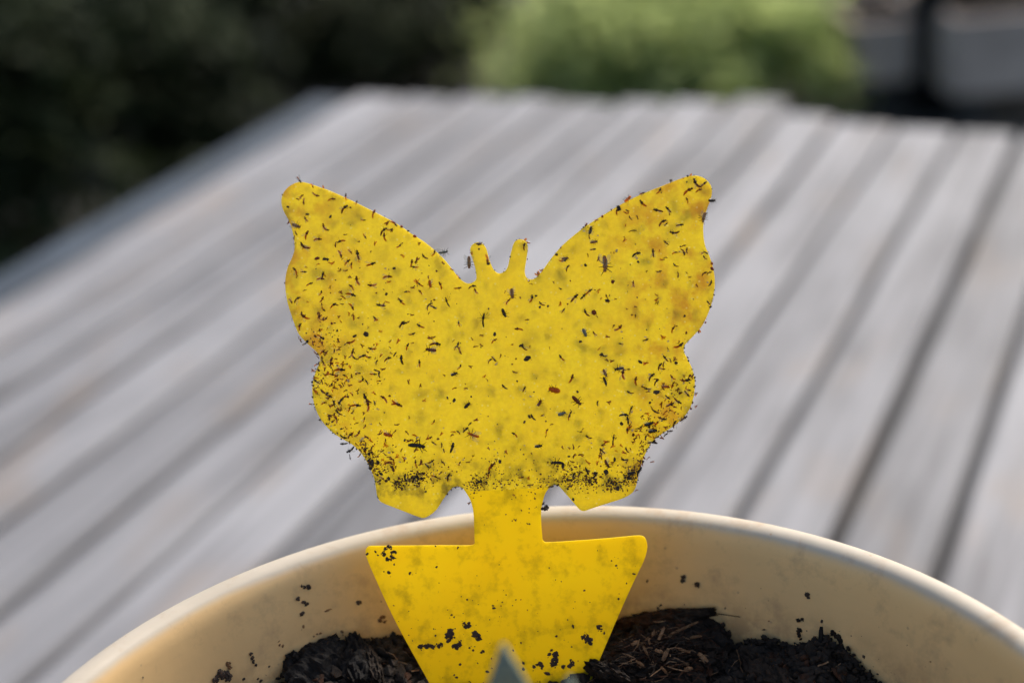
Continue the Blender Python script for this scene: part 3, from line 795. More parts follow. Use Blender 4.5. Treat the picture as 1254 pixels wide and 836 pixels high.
for i, (x, y, ang, ln, kd) in enumerate(cands):
    colr, vs = KIND[kd]
    me = rng.choice(vs)
    mw = surf_matrix(x, y, ang + rng.uniform(-6, 6), max(ln, 32) * 1.05 / 8.36 / PXM, 0, rng.uniform(-.05, .28))
    if i >= 300:
        small.add([mw @ v.co for v in me.vertices], [tuple(p.vertices) for p in me.polygons], 0)
        continue
    o = bpy.data.objects.new('gnat', me); COL.objects.link(o)
    o.matrix_world = mw
    a = ang % 180
    pose = 'level' if a < 22 or a > 158 else ('upright' if 68 < a < 112 else ('leaning right' if a <= 68 else 'leaning left'))
    fam.setdefault((colr, pose, region(x, y)), []).append((y, o))
for (colr, pose, rg), lst in fam.items():
    lst.sort(key=lambda q: q[0])
    for j, (y, o) in enumerate(lst):
        tail = '' if len(lst) == 1 else (', topmost' if j == 0 else (', lowest' if j == len(lst) - 1 else ', %s from top' % ORD[j]))
        tag(o, '%s gnat %s on the %s%s' % (colr, pose, rg, tail), 'gnat', 'gnats stuck on the yellow trap')
rx = random.Random(64)
for cx, cy, sx, sy, n in [(405, 470, 18, 34, 60), (420, 400, 40, 26, 34), (445, 325, 45, 35, 24), (825, 480, 16, 32, 46), (795, 530, 20, 12, 30), (470, 548, 34, 16, 44), (740, 555, 34, 16, 36), (560, 470, 70, 60, 26), (790, 330, 45, 55, 26)]:
    for k in range(n):
        px, py = rx.gauss(cx, sx), rx.gauss(cy, sy)
        if not inside(*tp(px, py)): continue
        me = rx.choice(BROWN_V + DARK_V[:3]); mw = surf_matrix(px, py, rx.uniform(0, 360), rx.uniform(.0005, .00115), 0, rx.uniform(-.05, .2))
        small.add([mw @ v.co for v in me.vertices], [tuple(p.vertices) for p in me.polygons], rx.choice((0, 0, 1)))
smo = small.build('small_gnats', [BROWN, RUSTY]); tag(smo, 'the smallest gnats and gnat fragments stuck over the yellow trap', 'gnats', kind='stuff')

# larger, distinct insects with parts of their own
def big_fly(px, py, ang, ln, label, body, wingm=None, fat=1.0, nwing=2, legs=6, seed=0, name='fly', cat='fly'):
    rg = random.Random(500 + seed)
    root = bpy.data.objects.new(name, None); COL.objects.link(root); root.empty_display_size = .002
    root.matrix_world = surf_matrix(px, py, ang, ln / 8.36 / PXM, 0, rg.uniform(0, .15))
    tag(root, label, cat)
    g = Geo()
    cv = rg.uniform(-.25, .25)
    ax = lambda t: Vector((t, cv * t * t, .14 * fat))
    prof = [(-.5, .03), (-.45, .09), (-.36, .135), (-.34, .125), (-.24, .16), (-.22, .148), (-.12, .165), (-.10, .152), (0, .15), (.04, .12), (.08, .15), (.18, .17), (.27, .13), (.31, .07), (.34, .10), (.41, .12), (.47, .09), (.5, .03)]
    g.tube([ax(t) for t, r in prof], [r * fat for t, r in prof], 9)
    g.build('body', body, root, True)
    for i in range(legs):
        s = -1 if i % 2 else 1
        b = ax(.05 + .1 * (i // 2)); a = 1.9 - .55 * (i // 2) + rg.uniform(-.3, .3); L = rg.uniform(.35, .55)
        d = Vector((math.cos(a), s * math.sin(a), 0)); g = Geo()
        g.tube([b, b + d * L * .55 + Vector((0, 0, .06)), b + d * L + Vector((0, 0, -b.z + .01))], [.03, .022, .012], 4)
        g.build('leg', BLACK, root)
    for i in range(nwing):
        s = -1 if i else 1
        a = rg.uniform(.12, .5); b = ax(.12) + Vector((0, s * .08, .15 * fat)); L = rg.uniform(.65, .85); w = .17
        d = Vector((-math.cos(a), s * math.sin(a), -.08)); pz = Vector((-d.y, d.x, 0)); g = Geo()
        g.add([b, b + d * L * .3 + pz * w * .8, b + d * L * .6 + pz * w, b + d * L * .9 + pz * w * .6, b + d * L, b + d * L * .85 - pz * w * .6, b + d * L * .5 - pz * w * .9, b + d * L * .25 - pz * w * .5], [tuple(range(8))])
        g.build('wing', wingm or WING, root)
    return root
def T(ox, oy, x, y): return ox + x / 8.36, oy + y / 8.36
big_fly(*T(335, 205, 235, 595), -20, 95, 'pale brown fly at the left edge below the left wing tip', TAN, seed=1, fat=1.2)
big_fly(*T(400, 490, 925, 455), -5, 175, 'long shiny black beetle above the left bottom lobe', BLACK, seed=2, nwing=0, fat=.8, name='beetle', cat='beetle')
big_fly(*T(400, 490, 630, 345), -15, 95, 'plump red brown fly on the lower left wing', RUSTY, seed=3, fat=1.3, nwing=1)
big_fly(*T(400, 490, 680, 695), 110, 68, 'round dark brown fly above the left bottom lobe', BROWN, seed=4, fat=1.3, nwing=0)
big_fly(*T(480, 260, 525, 405), 12, 100, 'dark headed fly hanging off the left wing edge near the antenna', GREY, seed=5, nwing=2, fat=.9)
big_fly(*T(480, 260, 790, 510), -88, 125, 'pale fly hanging off the left side of the left antenna', TAN, seed=6, nwing=2, fat=.95)
big_fly(*T(480, 260, 390, 730), -80, 75, 'red fly with curled legs left of the left antenna base', RUSTY, seed=7, fat=1.3, nwing=1)
big_fly(*T(490, 350, 1145, 75), -85, 105, 'pale grey and brown fly below the right antenna', TAN, seed=8, fat=1.2)
big_fly(*T(490, 350, 1062, 275), -65, 92, 'solid black beetle near the centre of the butterfly', BLACK, seed=9, nwing=0, fat=1.15, name='beetle', cat='beetle')
big_fly(*T(490, 350, 315, 650), 172, 110, 'large curled brown fly in the middle of the left wing', BROWN, seed=10, fat=1.1)
big_fly(*T(500, 440, 470, 145), 20, 72, 'squat black fly in the lower left wing beside the middle', BLACK, seed=11, fat=1.3, nwing=1)
big_fly(*T(500, 440, 602, 465), 45, 82, 'spiky black fly below the middle of the butterfly', BLACK, seed=12, fat=1.25, nwing=0)
big_fly(*T(500, 440, 665, 770), 160, 125, 'brown winged crane fly with sprawling legs above the left notch', RUSTY, seed=13, fat=.7, nwing=2, name='crane_fly', cat='crane fly')
big_fly(*T(540, 520, 1000, 212), 10, 72, 'black fly with a white fleck above the right notch', BLACK, seed=14, fat=1.4, nwing=1)
big_fly(*T(650, 530, 270, 297), 178, 135, 'long black beetle on the inner bottom lobe of the right wing', BLACK, seed=15, fat=.75, nwing=0, name='beetle', cat='beetle')
big_fly(*T(740, 205, 240, 322), 42, 85, 'black headed red fly on the top edge of the right wing', RUSTY, seed=16, fat=1.1, nwing=1)
big_fly(*T(740, 205, 1100, 337), 0, 72, 'round black fly hanging off the right edge of the right wing tip', BLACK, seed=17, fat=1.5, nwing=0)
big_fly(*T(740, 205, 1015, 510), -105, 105, 'orange fly with pale wings on the right edge under the wing tip', TAN, seed=18, fat=1.0)
big_fly(*T(740, 300, 8, 190), -88, 165, 'largest brown fly of the upper right wing', TAN, seed=19, fat=.95)
big_fly(*T(600, 350, 970, 475), -65, 88, 'grey green fly on the inner right wing', GREY, seed=20, fat=1.3)
big_fly(*T(715, 395, 360, 465), 190, 98, 'black fly with crossed legs in the lower right wing', BLACK, seed=21, fat=1.0)
big_fly(*T(715, 395, 215, 510), -65, 85, 'grey winged brown fly inside the lower right wing', TAN, seed=22, fat=1.2)
big_fly(*T(715, 395, 215, 592), 110, 95, 'black long legged fly below the grey winged brown fly', BLACK, seed=23, fat=.9, nwing=0)
big_fly(*T(715, 395, 840, 650), -5, 75, 'curled reddish fly near the right edge of the lower wing', RUSTY, seed=24, fat=1.2, nwing=1)
big_fly(*T(715, 480, 665, 320), 20, 95, 'upper black fly of the dark pair at the lower right edge', BLACK, seed=25, fat=1.2, nwing=1)
big_fly(*T(715, 480, 705, 390), 10, 92, 'lower black fly of the dark pair at the lower right edge', BLACK, seed=26, fat=1.4, nwing=1)
big_fly(*T(715, 480, 235, 730), -60, 95, 'arched dark fly above the right bottom lobe', BROWN, seed=27, fat=1.0, nwing=1)
big_fly(*T(610, 260, 945, 180), 75, 85, 'black mottled fly near the inner top edge of the right wing', BLACK, seed=28, fat=1.2)
big_fly(*T(610, 260, 980, 300), 10, 75, 'brown curled fly under the black mottled fly', TAN, seed=29, fat=1.2, nwing=1)
big_fly(*T(610, 260, 685, 468), 10, 72, 'pale winged fly right of the right antenna', TAN, seed=30, fat=1.2)
big_fly(*T(600, 440, 655, 305), 165, 120, 'largest red brown beetle in the lower middle of the butterfly', RUSTY, seed=31, fat=1.5, nwing=0, name='beetle', cat='beetle')
big_fly(*T(600, 440, 885, 415), -45, 125, 'smooth brown beetle right of the red brown beetle', BROWN, seed=32, fat=1.0, nwing=0, name='beetle', cat='beetle')
big_fly(*T(600, 440, 508, 440), 60, 72, 'dark hunched fly below left of the red brown beetle', BROWN, seed=33, fat=1.5, nwing=1)
big_fly(*T(600, 440, 735, 550), 20, 85, 'grey black fly below the red brown beetle', GREY, seed=34, fat=1.4, nwing=1)

# frass, dust, pale wing scraps and stand-in glue glints, too small to count
rng = random.Random(31)
def scatter(cx, cy, sx, sy, n, rmin, rmax, g, rot=0.0, mi=None):
    for _ in range(n):
        a, b = rng.gauss(0, 1) * sx, rng.gauss(0, 1) * sy
        px, py = cx + a * math.cos(rot) - b * math.sin(rot), cy - a * math.sin(rot) - b * math.cos(rot)
        x, z = tp(px, py)
        if not inside(x, z): continue
        g.blob(surf_pt(px, py, .00003), rng.uniform(rmin, rmax), rng, mi if mi is not None else rng.choice((0, 1, 1, 2, 2)), 1, .7, .35, TB)
for cx, cy, sx, sy, n, rot in [(586, 592, 9, 5, 80, .35), (598, 578, 4, 12, 60, -.6), (622, 588, 13, 4, 50, .25), (658, 592, 9, 4, 50, .1), (697, 585, 12, 7, 90, 0), (720, 588, 12, 8, 80, 0), (610, 565, 60, 14, 50, 0), (640, 625, 22, 18, 30, 0), (748, 593, 8, 5, 90, 0), (770, 582, 10, 6, 110, .7),
                               (508, 585, 9, 6, 140, 0), (488, 592, 6, 4, 60, 0), (455, 565, 4, 12, 90, -.3), (446, 552, 5, 6, 60, 0), (470, 575, 6, 6, 50, 0), (540, 575, 14, 8, 40, 0), (700, 570, 8, 5, 40, 0),
                               (395, 412, 14, 8, 45, 0), (395, 470, 10, 22, 50, 0), (430, 470, 25, 25, 40, 0), (830, 480, 12, 25, 50, 0), (805, 520, 12, 8, 50, .6), (785, 560, 4, 14, 70, -.35), (410, 522, 12, 8, 40, -.5),
                               (620, 440, 140, 70, 90, 0), (460, 330, 55, 50, 40, 0), (780, 330, 45, 55, 40, 0)]:
    scatter(cx, cy, sx, sy, n, .00005, .00017, dots, rot)
# bits along the outer cut edge of the wings
for i in range(0, len(OUTLINE)):
    p = OUTLINE[i]
    w = TM @ Vector((p.x, sheet_y(p.x, p.y), p.y))
    if p.y < .0385 or p.y > .0955: continue
    low = p.y < .0645
    if rng.random() < (.75 if low else .22):
        dots.blob(w + TX * rng.gauss(0, .0001) + TV * rng.gauss(0, .0001) + TN * .0001, rng.uniform(.00008, .00024 if low else .00014), rng, 0, 1, .8, .4, TB)
for i in range(220):  # extra pale flakes added to stand in for glints on the glue
    px, py = rng.uniform(360, 870), rng.uniform(240, 590)
    x, z = tp(px, py)
    if inside(x, z): flake(flakes, px, py, rng.uniform(0, 180), rng.uniform(7, 17), rng)
# specks of soil on the stake
for i in range(170):
    px, py = rng.uniform(450, 790), 836 - 170 * abs(rng.gauss(0, .55))
    x, z = tp(px, py)
    if inside(x, z) and py > 606: dots.blob(surf_pt(px, py, .00002), rng.uniform(.00005, .00015), rng, 0 if rng.random() < .7 else 1, 1, .7, .35, TB)
def S(x, y): return 440 + x / 3.483, 640 + y / 3.483
for x, y, r in [(35, 130, 8), (70, 120, 6), (80, 135, 5), (150, 175, 5), (125, 210, 7), (105, 205, 4), (215, 212, 7), (420, 105, 6), (330, 185, 6), (325, 97, 4), (460, 325, 5), (575, 360, 7), (570, 350, 5), (610, 335, 4), (668, 325, 4), (470, 530, 7), (485, 540, 5), (530, 545, 8), (520, 550, 6), (545, 630, 8), (415, 655, 9), (405, 645, 6), (430, 600, 6), (690, 508, 6), (905, 525, 8), (910, 438, 7), (1045, 467, 9), (840, 480, 9), (1170, 215, 9), (1140, 255, 5), (1105, 322, 7), (1075, 160, 4), (1095, 180, 7), (1100, 190, 5), (960, 285, 5), (700, 595, 7), (655, 540, 5), (820, 540, 7), (395, 390, 9), (405, 400, 7), (325, 478, 7), (600, 620, 6), (745, 610, 10), (870, 610, 12), (800, 640, 14), (700, 620, 10)]:
    dots.blob(surf_pt(*S(x, y), .0001), r / 3.483 / PXM * .95, rng, 0, 1, .6, .4, TB)
for lab, cx, cy, sx, sy, n in [('dark furry clump of grime on the left bottom lobe', 512, 583, 7, 5, 90), ('smaller grime clump left of the dark furry clump', 489, 591, 4, 3.5, 50), ('brown clump of grime just left of the right notch top', 586, 590, 6, 4, 60),
                                  ('brown grime clump right of the right notch', 700, 588, 7, 5, 80), ('brown grime clump in the middle of the right bottom lobe', 722, 587, 6, 5, 70), ('grime clump near the outer end of the right bottom lobe', 748, 592, 4.5, 4, 60),
                                  ('black clump of grime on the outer edge of the right bottom lobe', 772, 581, 5, 5, 90), ('dark grime clump on the outer edge of the left bottom lobe', 455, 566, 3.5, 7, 70)]:
    g = Geo()
    for k in range(n):
        px, py = cx + rng.gauss(0, sx), cy + rng.gauss(0, sy)
        if not inside(*tp(px, py)): continue
        c = surf_pt(px, py, rng.uniform(0, .0003))
        if k % 3 == 0:
            a = rng.uniform(0, 6.28); d = (TX * math.cos(a) + TV * math.sin(a)) * rng.uniform(.0003, .0007) + TN * rng.uniform(0, .0003)
            g.tube([c - d * .5, c, c + d * .5], [.00002, .00004, .000015], 3, rng.choice((0, 1)))
        else: g.blob(c, rng.uniform(.00006, .00022), rng, rng.choice((0, 0, 1, 2)), 1, .7, .4, TB)
    tag(g.build('grime_clump', [CRUMB, BROWN, BROWNCRUMB]), lab, 'grime clump')
dbo = dots.build('debris_specks', [CRUMB, BROWN, BROWNCRUMB]); tag(dbo, 'tiny dark specks of frass and soil stuck over the yellow trap', 'specks', kind='stuff')
fbo = flakes.build('wing_scraps_and_glints', [PALE]); tag(fbo, 'tiny pale insect wing scraps and added glue glint flakes stuck over the yellow trap', 'wing scraps', kind='stuff')
# gnats caught on the rear face, seen only as dim shapes through the sheet
bk = Geo(); rng = random.Random(77)
cnt = 0
while cnt < 340:
    px, py = rng.uniform(345, 875), rng.uniform(215, 600)
    x, z = tp(px, py)
    if not inside(x, z): continue
    cnt += 1
    src = rng.choice(BROWN_V + DARK_V + BLACK_V)
    L = rng.uniform(.0008, .0016) * (1.3 if rng.random() < .2 else 1); a = rng.uniform(0, 6.28)
    d = Vector((math.cos(a), 0, math.sin(a))); o_ = Vector((0, 1, 0)); s = o_.cross(d)
    c = Vector((x, sheet_y(x, z) + TH / 2, z))
    bk.add([TM @ (c + (d * v.co.x + s * v.co.y + o_ * v.co.z) * L) for v in src.vertices], [tuple(p.vertices) for p in src.polygons], 0)
bko = bk.build('rear_gnats', [BROWN]); tag(bko, 'many gnats on the rear face of the trap, dim shapes through the yellow plastic', 'gnats', kind='stuff')

# soil clods stuck to the stake, large enough to pick out
rng = random.Random(5)
def clod(name, label, cat, blobs, mats, lift=.00012, flat=.55, where=surf_pt, basis=TB, scale=3.483):
    g = Geo()
    for px, py, r in blobs:
        c = where(px, py, lift)
        if isinstance(c, tuple): c = c[0]
        for k in range(16):
            j = Vector((rng.gauss(0, .45), rng.gauss(0, .45), rng.uniform(0, .25))) * (r / scale / PXM)
            g.blob(c + (basis @ j if basis else j), r / scale / PXM * rng.uniform(.25, .5), rng, 0, 1, flat, .45, basis)
    o = g.build(name, mats); tag(o, label, cat); return o
for lab, bl in [('dark ring of soil on the top left corner of the yellow stake', [S(105 + 0, 130) + (10,), S(112, 108) + (10,), S(132, 104) + (12,), S(145, 122) + (11,), S(140, 145) + (12,), S(120, 152) + (10,)]),
                ('upper dark soil clod in the cluster low on the stake', [S(458, 432) + (17,)]),
                ('left dark soil clod in the cluster low on the stake', [S(390, 462) + (20,), S(386, 480) + (18,)]),
                ('right dark soil clod in the cluster low on the stake', [S(495, 470) + (18,), S(510, 485) + (15,)]),
                ('long dark smear of soil near the left edge of the stake', [S(262, 525) + (12,), S(285, 523) + (13,), S(310, 521) + (13,), S(335, 520) + (12,), S(352, 518) + (8,)]),
                ('loose brown soil clod below the cluster on the stake', [S(415, 525) + (17,), S(430, 508) + (10,)]),
                ('tall soil clod at the bottom of the stake right of the leaf', [S(832, 555) + (17,), S(836, 580) + (18,), S(825, 600) + (14,)]),
                ('soil clod at the bottom of the stake beside the leaf', [S(770, 602) + (17,)]),
                ('soil clod at the bottom right of the stake above the bark', [S(910, 595) + (17,)]),
                ('dark soil clod halfway down the right edge of the stake', [S(975, 497) + (21,), S(968, 480) + (12,)]),
                ('small soil clod near the right edge of the stake', [S(1022, 438) + (12,), S(1025, 448) + (9,)])]:
    clod('soil_clod', lab, 'soil clod', bl, [CRUMB])
clod('soil_clod', 'dark crumb stuck on the right side of the trap stem', 'soil clod', [(666.5, 622.5, 12), (669.5, 620, 10), (665.5, 616, 6)], [CRUMB], 0, .8)

# crumbs stuck to the inner wall of the pot
def wall_basis(nrm):
    t = Vector((0, 0, 1)).cross(nrm).normalized(); b = Matrix.Identity(3)
    for i in range(3): b[i][0], b[i][1], b[i][2] = t[i], (0, 0, 1)[i], nrm[i]
    return b
def L7(x, y): return 300 + x / 3.8, 690 + y / 3.8
def L5(x, y): return 60 + x / 3.135, 620 + y / 3.135
def R8(x, y): return 630 + x / 2.787, 690 + y / 2.787
for lab, pts, m in [('black spiky crumb highest on the left inner pot wall', [L7(295, 105) + (3.6,), L7(275, 106) + (2,), L7(262, 102) + (1.4,)], CRUMB),
                    ('left of two small dark crumbs under the spiky crumb', [L7(245, 165) + (2.6,)], CRUMB),
                    ('right of two small dark crumbs under the spiky crumb', [L7(272, 176) + (2.8,), L7(284, 186) + (2.2,)], CRUMB),
                    ('lowest dark crumb in the column on the left pot wall', [L7(265, 232) + (2.8,)], CRUMB),
                    ('lone dark crumb beside the left edge of the stake', [L7(526, 180) + (2.8,)], CRUMB),
                    ('reddish dark smear on the pot wall left of the stake', [L7(640, 245) + (2.6,), L7(632, 262) + (2.4,), L7(650, 265) + (2,)], BROWNCRUMB),
                    ('thin upright brown sliver on the left pot wall', [L5(772, 565) + (1.8,), L5(778, 578) + (2,), L5(784, 592) + (2,), L5(790, 606) + (1.8,)], CRUMB),
                    ('large dark clod with brown edge low on the left pot wall', [L5(650, 640) + (5,), L5(672, 645) + (5,), L5(685, 655) + (4,), L5(640, 660) + (3.5,)], CRUMB),
                    ('brown flake above the large clod on the left pot wall', [L5(685, 600) + (3,), L5(690, 615) + (2.6,)], BROWNCRUMB),
                    ('left of two dark crumbs on the right pot wall near the stake', [R8(578, 42) + (3,), R8(570, 56) + (2.8,)], CRUMB),
                    ('right of two dark crumbs on the right pot wall near the stake', [R8(627, 70) + (3.8,)], CRUMB),
                    ('tiny dark winged speck high on the right pot wall', [R8(1000, 105) + (2.8,), R8(1004, 112) + (2.4,)], CRUMB),
                    ('long brown crumb on the right pot wall beside the twig', [R8(1092, 235) + (3.6,), R8(1105, 250) + (4,), R8(1115, 268) + (3.6,), R8(1122, 285) + (3,)], BARK),
                    ('brown smear above the soil on the right pot wall', [R8(970, 190) + (2.8,), R8(985, 188) + (2,), R8(975, 225) + (2.8,), R8(972, 240) + (2.4,)], BARK)]:
    g = Geo()
    for px, py, r in pts:
        p, nrm = on_wall(px, py, .0002)
        for k in range(4):
            b = wall_basis(nrm)
            j = b @ Vector((rng.gauss(0, .35), rng.gauss(0, .35), .1)) * (r / 6200)
            g.blob(p + j, r / 6200 * rng.uniform(.5, .85), rng, 0, 2, .6, .5, b)
    o = g.build('soil_crumb', [m]); tag(o, lab, 'soil crumb')
g = Geo()
wx = [(L7(270, 290), 2, 1), (L7(262, 305), 1.5, 1), (L7(385, 215), 2.2, 1), (L7(395, 210), 1.6, 1), (L7(335, 325), 2.4, 1), (L7(350, 322), 2, 1), (L7(320, 335), 1.6, 1), (L7(450, 315), 2.6, 1), (L7(160, 375), 2, 1), (L7(175, 380), 2, 1), (L7(155, 360), 1.4, 1), (L5(745, 660), 2, 0), (L5(800, 660), 2.4, 0), (L5(812, 668), 2, 0), (L5(360, 655), 1.6, 0), (L5(845, 612), 1.6, 0), (R8(455, 58), 2, 0), (R8(500, 140), 2.6, 0), (R8(490, 150), 2, 0), (R8(1050, 195), 1.8, 0), (R8(1195, 318), 2, 0), (R8(870, 125), 1.2, 0), (R8(720, 150), 1.5, 0), (R8(905, 262), 2, 0), (R8(825, 280), 2.4, 0), (R8(1240, 375), 1.6, 0)]
for (px, py), r, mi in wx:
    p, nrm = on_wall(px, py, .0001); g.blob(p, r / 6200, rng, mi, 1, .5, .4, wall_basis(nrm))
for i in range(420):
    px = rng.choice((rng.uniform(150, 480), rng.uniform(780, 1200))); py = rng.uniform(680, 836)
    p, nrm = on_wall(px, py, .00003)
    if p.z < RIMZ - .009: g.blob(p, rng.uniform(.00005, .00019), rng, rng.choice((0, 1, 1, 1)), 1, .4, .4, wall_basis(nrm))
tag(g.build('wall_specks', [CRUMB, BROWNCRUMB]), 'fine soil specks stuck on the inner pot wall', 'specks', kind='stuff')

# ------------------------------------------------------------------ bark, splinters and twigs on the soil
def chip(name, label, cat, a, b, width, thick, mat, seed, curl=.15, up_=None, parent=None):
    """an irregular bark chip from a to b (world points)"""
    rg = random.Random(seed); a, b = Vector(a), Vector(b)
    d = (b - a); L = d.length; d.normalize()
    n = up_ or Vector((0, -.5, .86)); s = d.cross(n).normalized(); n = s.cross(d)
    nu, nv = 22, 11; vs, fs = [], []; so = Vector((seed * 7.3, 1, 2))
    for side in (0, 1):
        for i in range(nu):
            t = i / (nu - 1)
            wv = width * (.45 + .55 * math.sin(math.pi * min(1, max(0, t * .9 + .08)))) * (1 + .35 * noise.noise(so + Vector((t * 5, 0, 0))) + rg.uniform(-.08, .08))
            for j in range(nv):
                v = j / (nv - 1) - .5
                p = a + d * (L * (t + (rg.uniform(-.05, .05) if i in (0, nu - 1) else 0))) + s * (v * wv) + n * (curl * width * (1 - 4 * v * v) + thick * (.9 * noise.noise(so + Vector((t * 4, v * 9, side))) + .6 * noise.noise(so + Vector((t * 11, v * 30, side)))) + (-thick if side else 0))
                vs.append(p)
    m = nu * nv
    for i in range(nu - 1):
        for j in range(nv - 1):
            k = i * nv + j
            fs.append((k, k + 1, k + nv + 1, k + nv)); fs.append((m + k, m + k + nv, m + k + nv + 1, m + k + 1))
    for i in range(nu - 1):
        for j in (0, nv - 1):
            k = i * nv + j; fs.append((k, k + nv, m + k + nv, m + k) if j == 0 else (k + nv, k, m + k, m + k + nv))
    for j in range(nv - 1):
        for i in (0, nu - 1):
            k = i * nv + j; fs.append((k + 1, k, m + k, m + k + 1) if i == 0 else (k, k + 1, m + k + 1, m + k))
    o = obj(name, mesh(name, vs, fs), parent, mat)
    if label: tag(o, label, cat)
    return o
def sp(px, py, lift=0.0, back=0.0):
    """a point above the soil, seen at this pixel"""
    d = ray(px, py); k = .26
    while k < .42:
        p = CAM + d * k
        if p.z < soil_z(p.x, p.y) + lift: break
        q = p - PC
        if q.y > 0 and math.hypot(q.x, q.y) > wall_r(p.z) - .0015: break
        k += .0003
    return CAM + d * (k - back)
chip('bark_chip', 'broad black curved bark flake on the soil left of the stake', 'bark chip', sp(352, 838, .002), sp(415, 788, .002), .010, .0012, BLACKBARK, 1, .25)
chip('bark_chip', 'upright black bark flake just left of the stake', 'bark chip', sp(440, 836, .002), sp(432, 780, .001), .0062, .0012, BLACKBARK, 2, .2)
chip('bark_chip', 'narrow dark bark strip leaning near the left of the stake', 'bark chip', sp(462, 832, .003), sp(446, 790, .002), .0035, .001, BARK, 3, .2)
chip('bark_chip', 'small pointed black bark piece at the far left of the soil', 'bark chip', sp(352, 818, .001), sp(362, 798, .001), .003, .001, BLACKBARK, 4, .1)
chip('bark_chip', 'brown stick of bark lying in front of the lower right of the stake', 'bark chip', sp(718, 812, .003), sp(778, 836, .003), .0032, .0016, BARK, 5, .3)
chip('bark_chip', 'flat dark brown bark chip on the soil right of the fibre clump', 'bark chip', sp(908, 798, .001), sp(968, 838, .002), .0052, .0014, BARK, 6, .1)
chip('bark_chip', 'small red brown bark chip beside the flat chip', 'bark chip', sp(940, 800, .001), sp(958, 814, .001), .0026, .0009, REDBARK, 7, .1)
chip('bark_chip', 'long brown bark strip along the top of the fibre clump', 'bark chip', sp(757, 764, .002), sp(850, 750, .001), .0035, .001, REDBARK, 8, .2)
chip('bark_chip', 'dark bark strip slanting behind the fibre clump', 'bark chip', sp(775, 756, .001), sp(874, 748, .001), .0026, .0009, BARK, 9, .2)
tw = Geo(); a = sp(1003, 790, 0); b = sp(1006, 767, 0)
tw.tube([a, a.lerp(b, .4) + Vector((.0002, 0, 0)), a.lerp(b, .75), b], [.0005, .00048, .00045, .0003], 7)
tag(tw.build('twig', [BLACKBARK]), 'short black twig standing up from the soil at the right', 'twig')
tw = Geo(); a = sp(855, 752, .001); b = on_wall(907, 754, .0003)[0]
tw.tube([a, a.lerp(b, .5) + Vector((0, 0, .0004)), b], [.00016, .0001, .00006], 5)
tag(tw.build('root_fibre', [BARK]), 'single thin root fibre reaching right across the pot wall', 'root')
# matted fibre clump
clump = empty('fibre_clump', sp(815, 800, 0))
tag(clump, 'matted clump of brown fibres and pale splinters right of the stake', 'fibre clump')
def local(p): return p - clump.location
g = Geo(); rng = random.Random(91)
for i in range(800):
    px, py = 812 + rng.gauss(0, 28), 796 + rng.gauss(0, 16)
    px = min(max(px, 752), 885); py = max(py, 758)
    c = local(sp(px, py, rng.uniform(.0005, .0045)))
    th = rng.uniform(0, 6.28); L = rng.uniform(.0012, .0042)
    d = Vector((math.cos(th), math.sin(th) * .6, rng.uniform(-.3, .5))) * L
    g.tube([c - d * .5, c + Vector((rng.gauss(0, .0003), 0, rng.gauss(0, .0003))), c + d * .5], [.00006, rng.uniform(.00008, .0002), .00005], 4, rng.choice((0, 0, 0, 0, 0, 0, 1, 1, 1, 2)))
g.build('fibre_mat', [BARK, REDBARK, SPLINTER], clump)['kind'] = 'stuff'
for i, (x0, y0, x1, y1, w) in enumerate([(400, 275, 424, 262, .0013), (492, 258, 512, 215, .0011), (505, 330, 525, 288, .0015), (480, 292, 506, 300, .0011), (628, 305, 660, 332, .0016), (530, 240, 625, 197, .0008), (580, 357, 608, 355, .0013), (440, 280, 455, 310, .0008), (415, 330, 440, 345, .0008), (470, 245, 478, 225, .0008), (560, 290, 600, 300, .0007), (600, 250, 640, 245, .0007), (500, 350, 520, 370, .0008), (455, 250, 462, 272, .0007)]):
    o = chip('splinter', None, None, local(sp(*R8(x0, y0), .0052)), local(sp(*R8(x1, y1), .0052)), w * .55, .0003, SPLINTER, 50 + i, .1, None, clump)

# ------------------------------------------------------------------ young plant in front of the trap
PLANT = mat_leaf('grey_green_leaf', (.17, .20, .155), (.25, .28, .22), .2)
def make_plant():
    def at_depth(px, py, k): return CAM + ray(px, py) * k
    base = Vector((-.001, .206, soil_z(-.001, .206)))
    root = empty('young_plant', base); tag(root, 'young plant with grey green pointed leaves in front of the trap', 'plant')
    def leaf(tip, w, seed, mid=None):
        rg = random.Random(seed); tip = tip - base; b0 = Vector((tip.x * .15, tip.y * .15, -.002))
        n = 12; vs, fs = [], []
        side = Vector((1, 0, 0)); 
        for i in range(n + 1):
            t = i / n
            c = b0.lerp(tip, t) + Vector((0, -.004 * math.sin(math.pi * t), 0))
            hw = w * (.45 + .55 * min(1, t * 1.6)) * min(1, (1 - t) * 5 + .01) ** .85
            for j in range(5):
                v = j / 2 - 1
                vs.append(c + side * (v * hw) + Vector((0, -.35 * hw * v * v, 0)))
        for i in range(n):
            for j in range(4):
                k = i * 5 + j; fs.append((k, k + 1, k + 6, k + 5))
        me = mesh('leaf', vs, fs, True)
        o = obj('leaf', me, root, PLANT)
        md = o.modifiers.new('thick', 'SOLIDIFY'); md.thickness = .0007; md.offset = 0
    leaf(at_depth(616, 789, .228), .0048, 1)
    leaf(at_depth(698, 829, .228), .0040, 2)
    leaf(at_depth(560, 880, .25), .0045, 3)
    leaf(at_depth(680, 930, .235), .0045, 4)
make_plant()

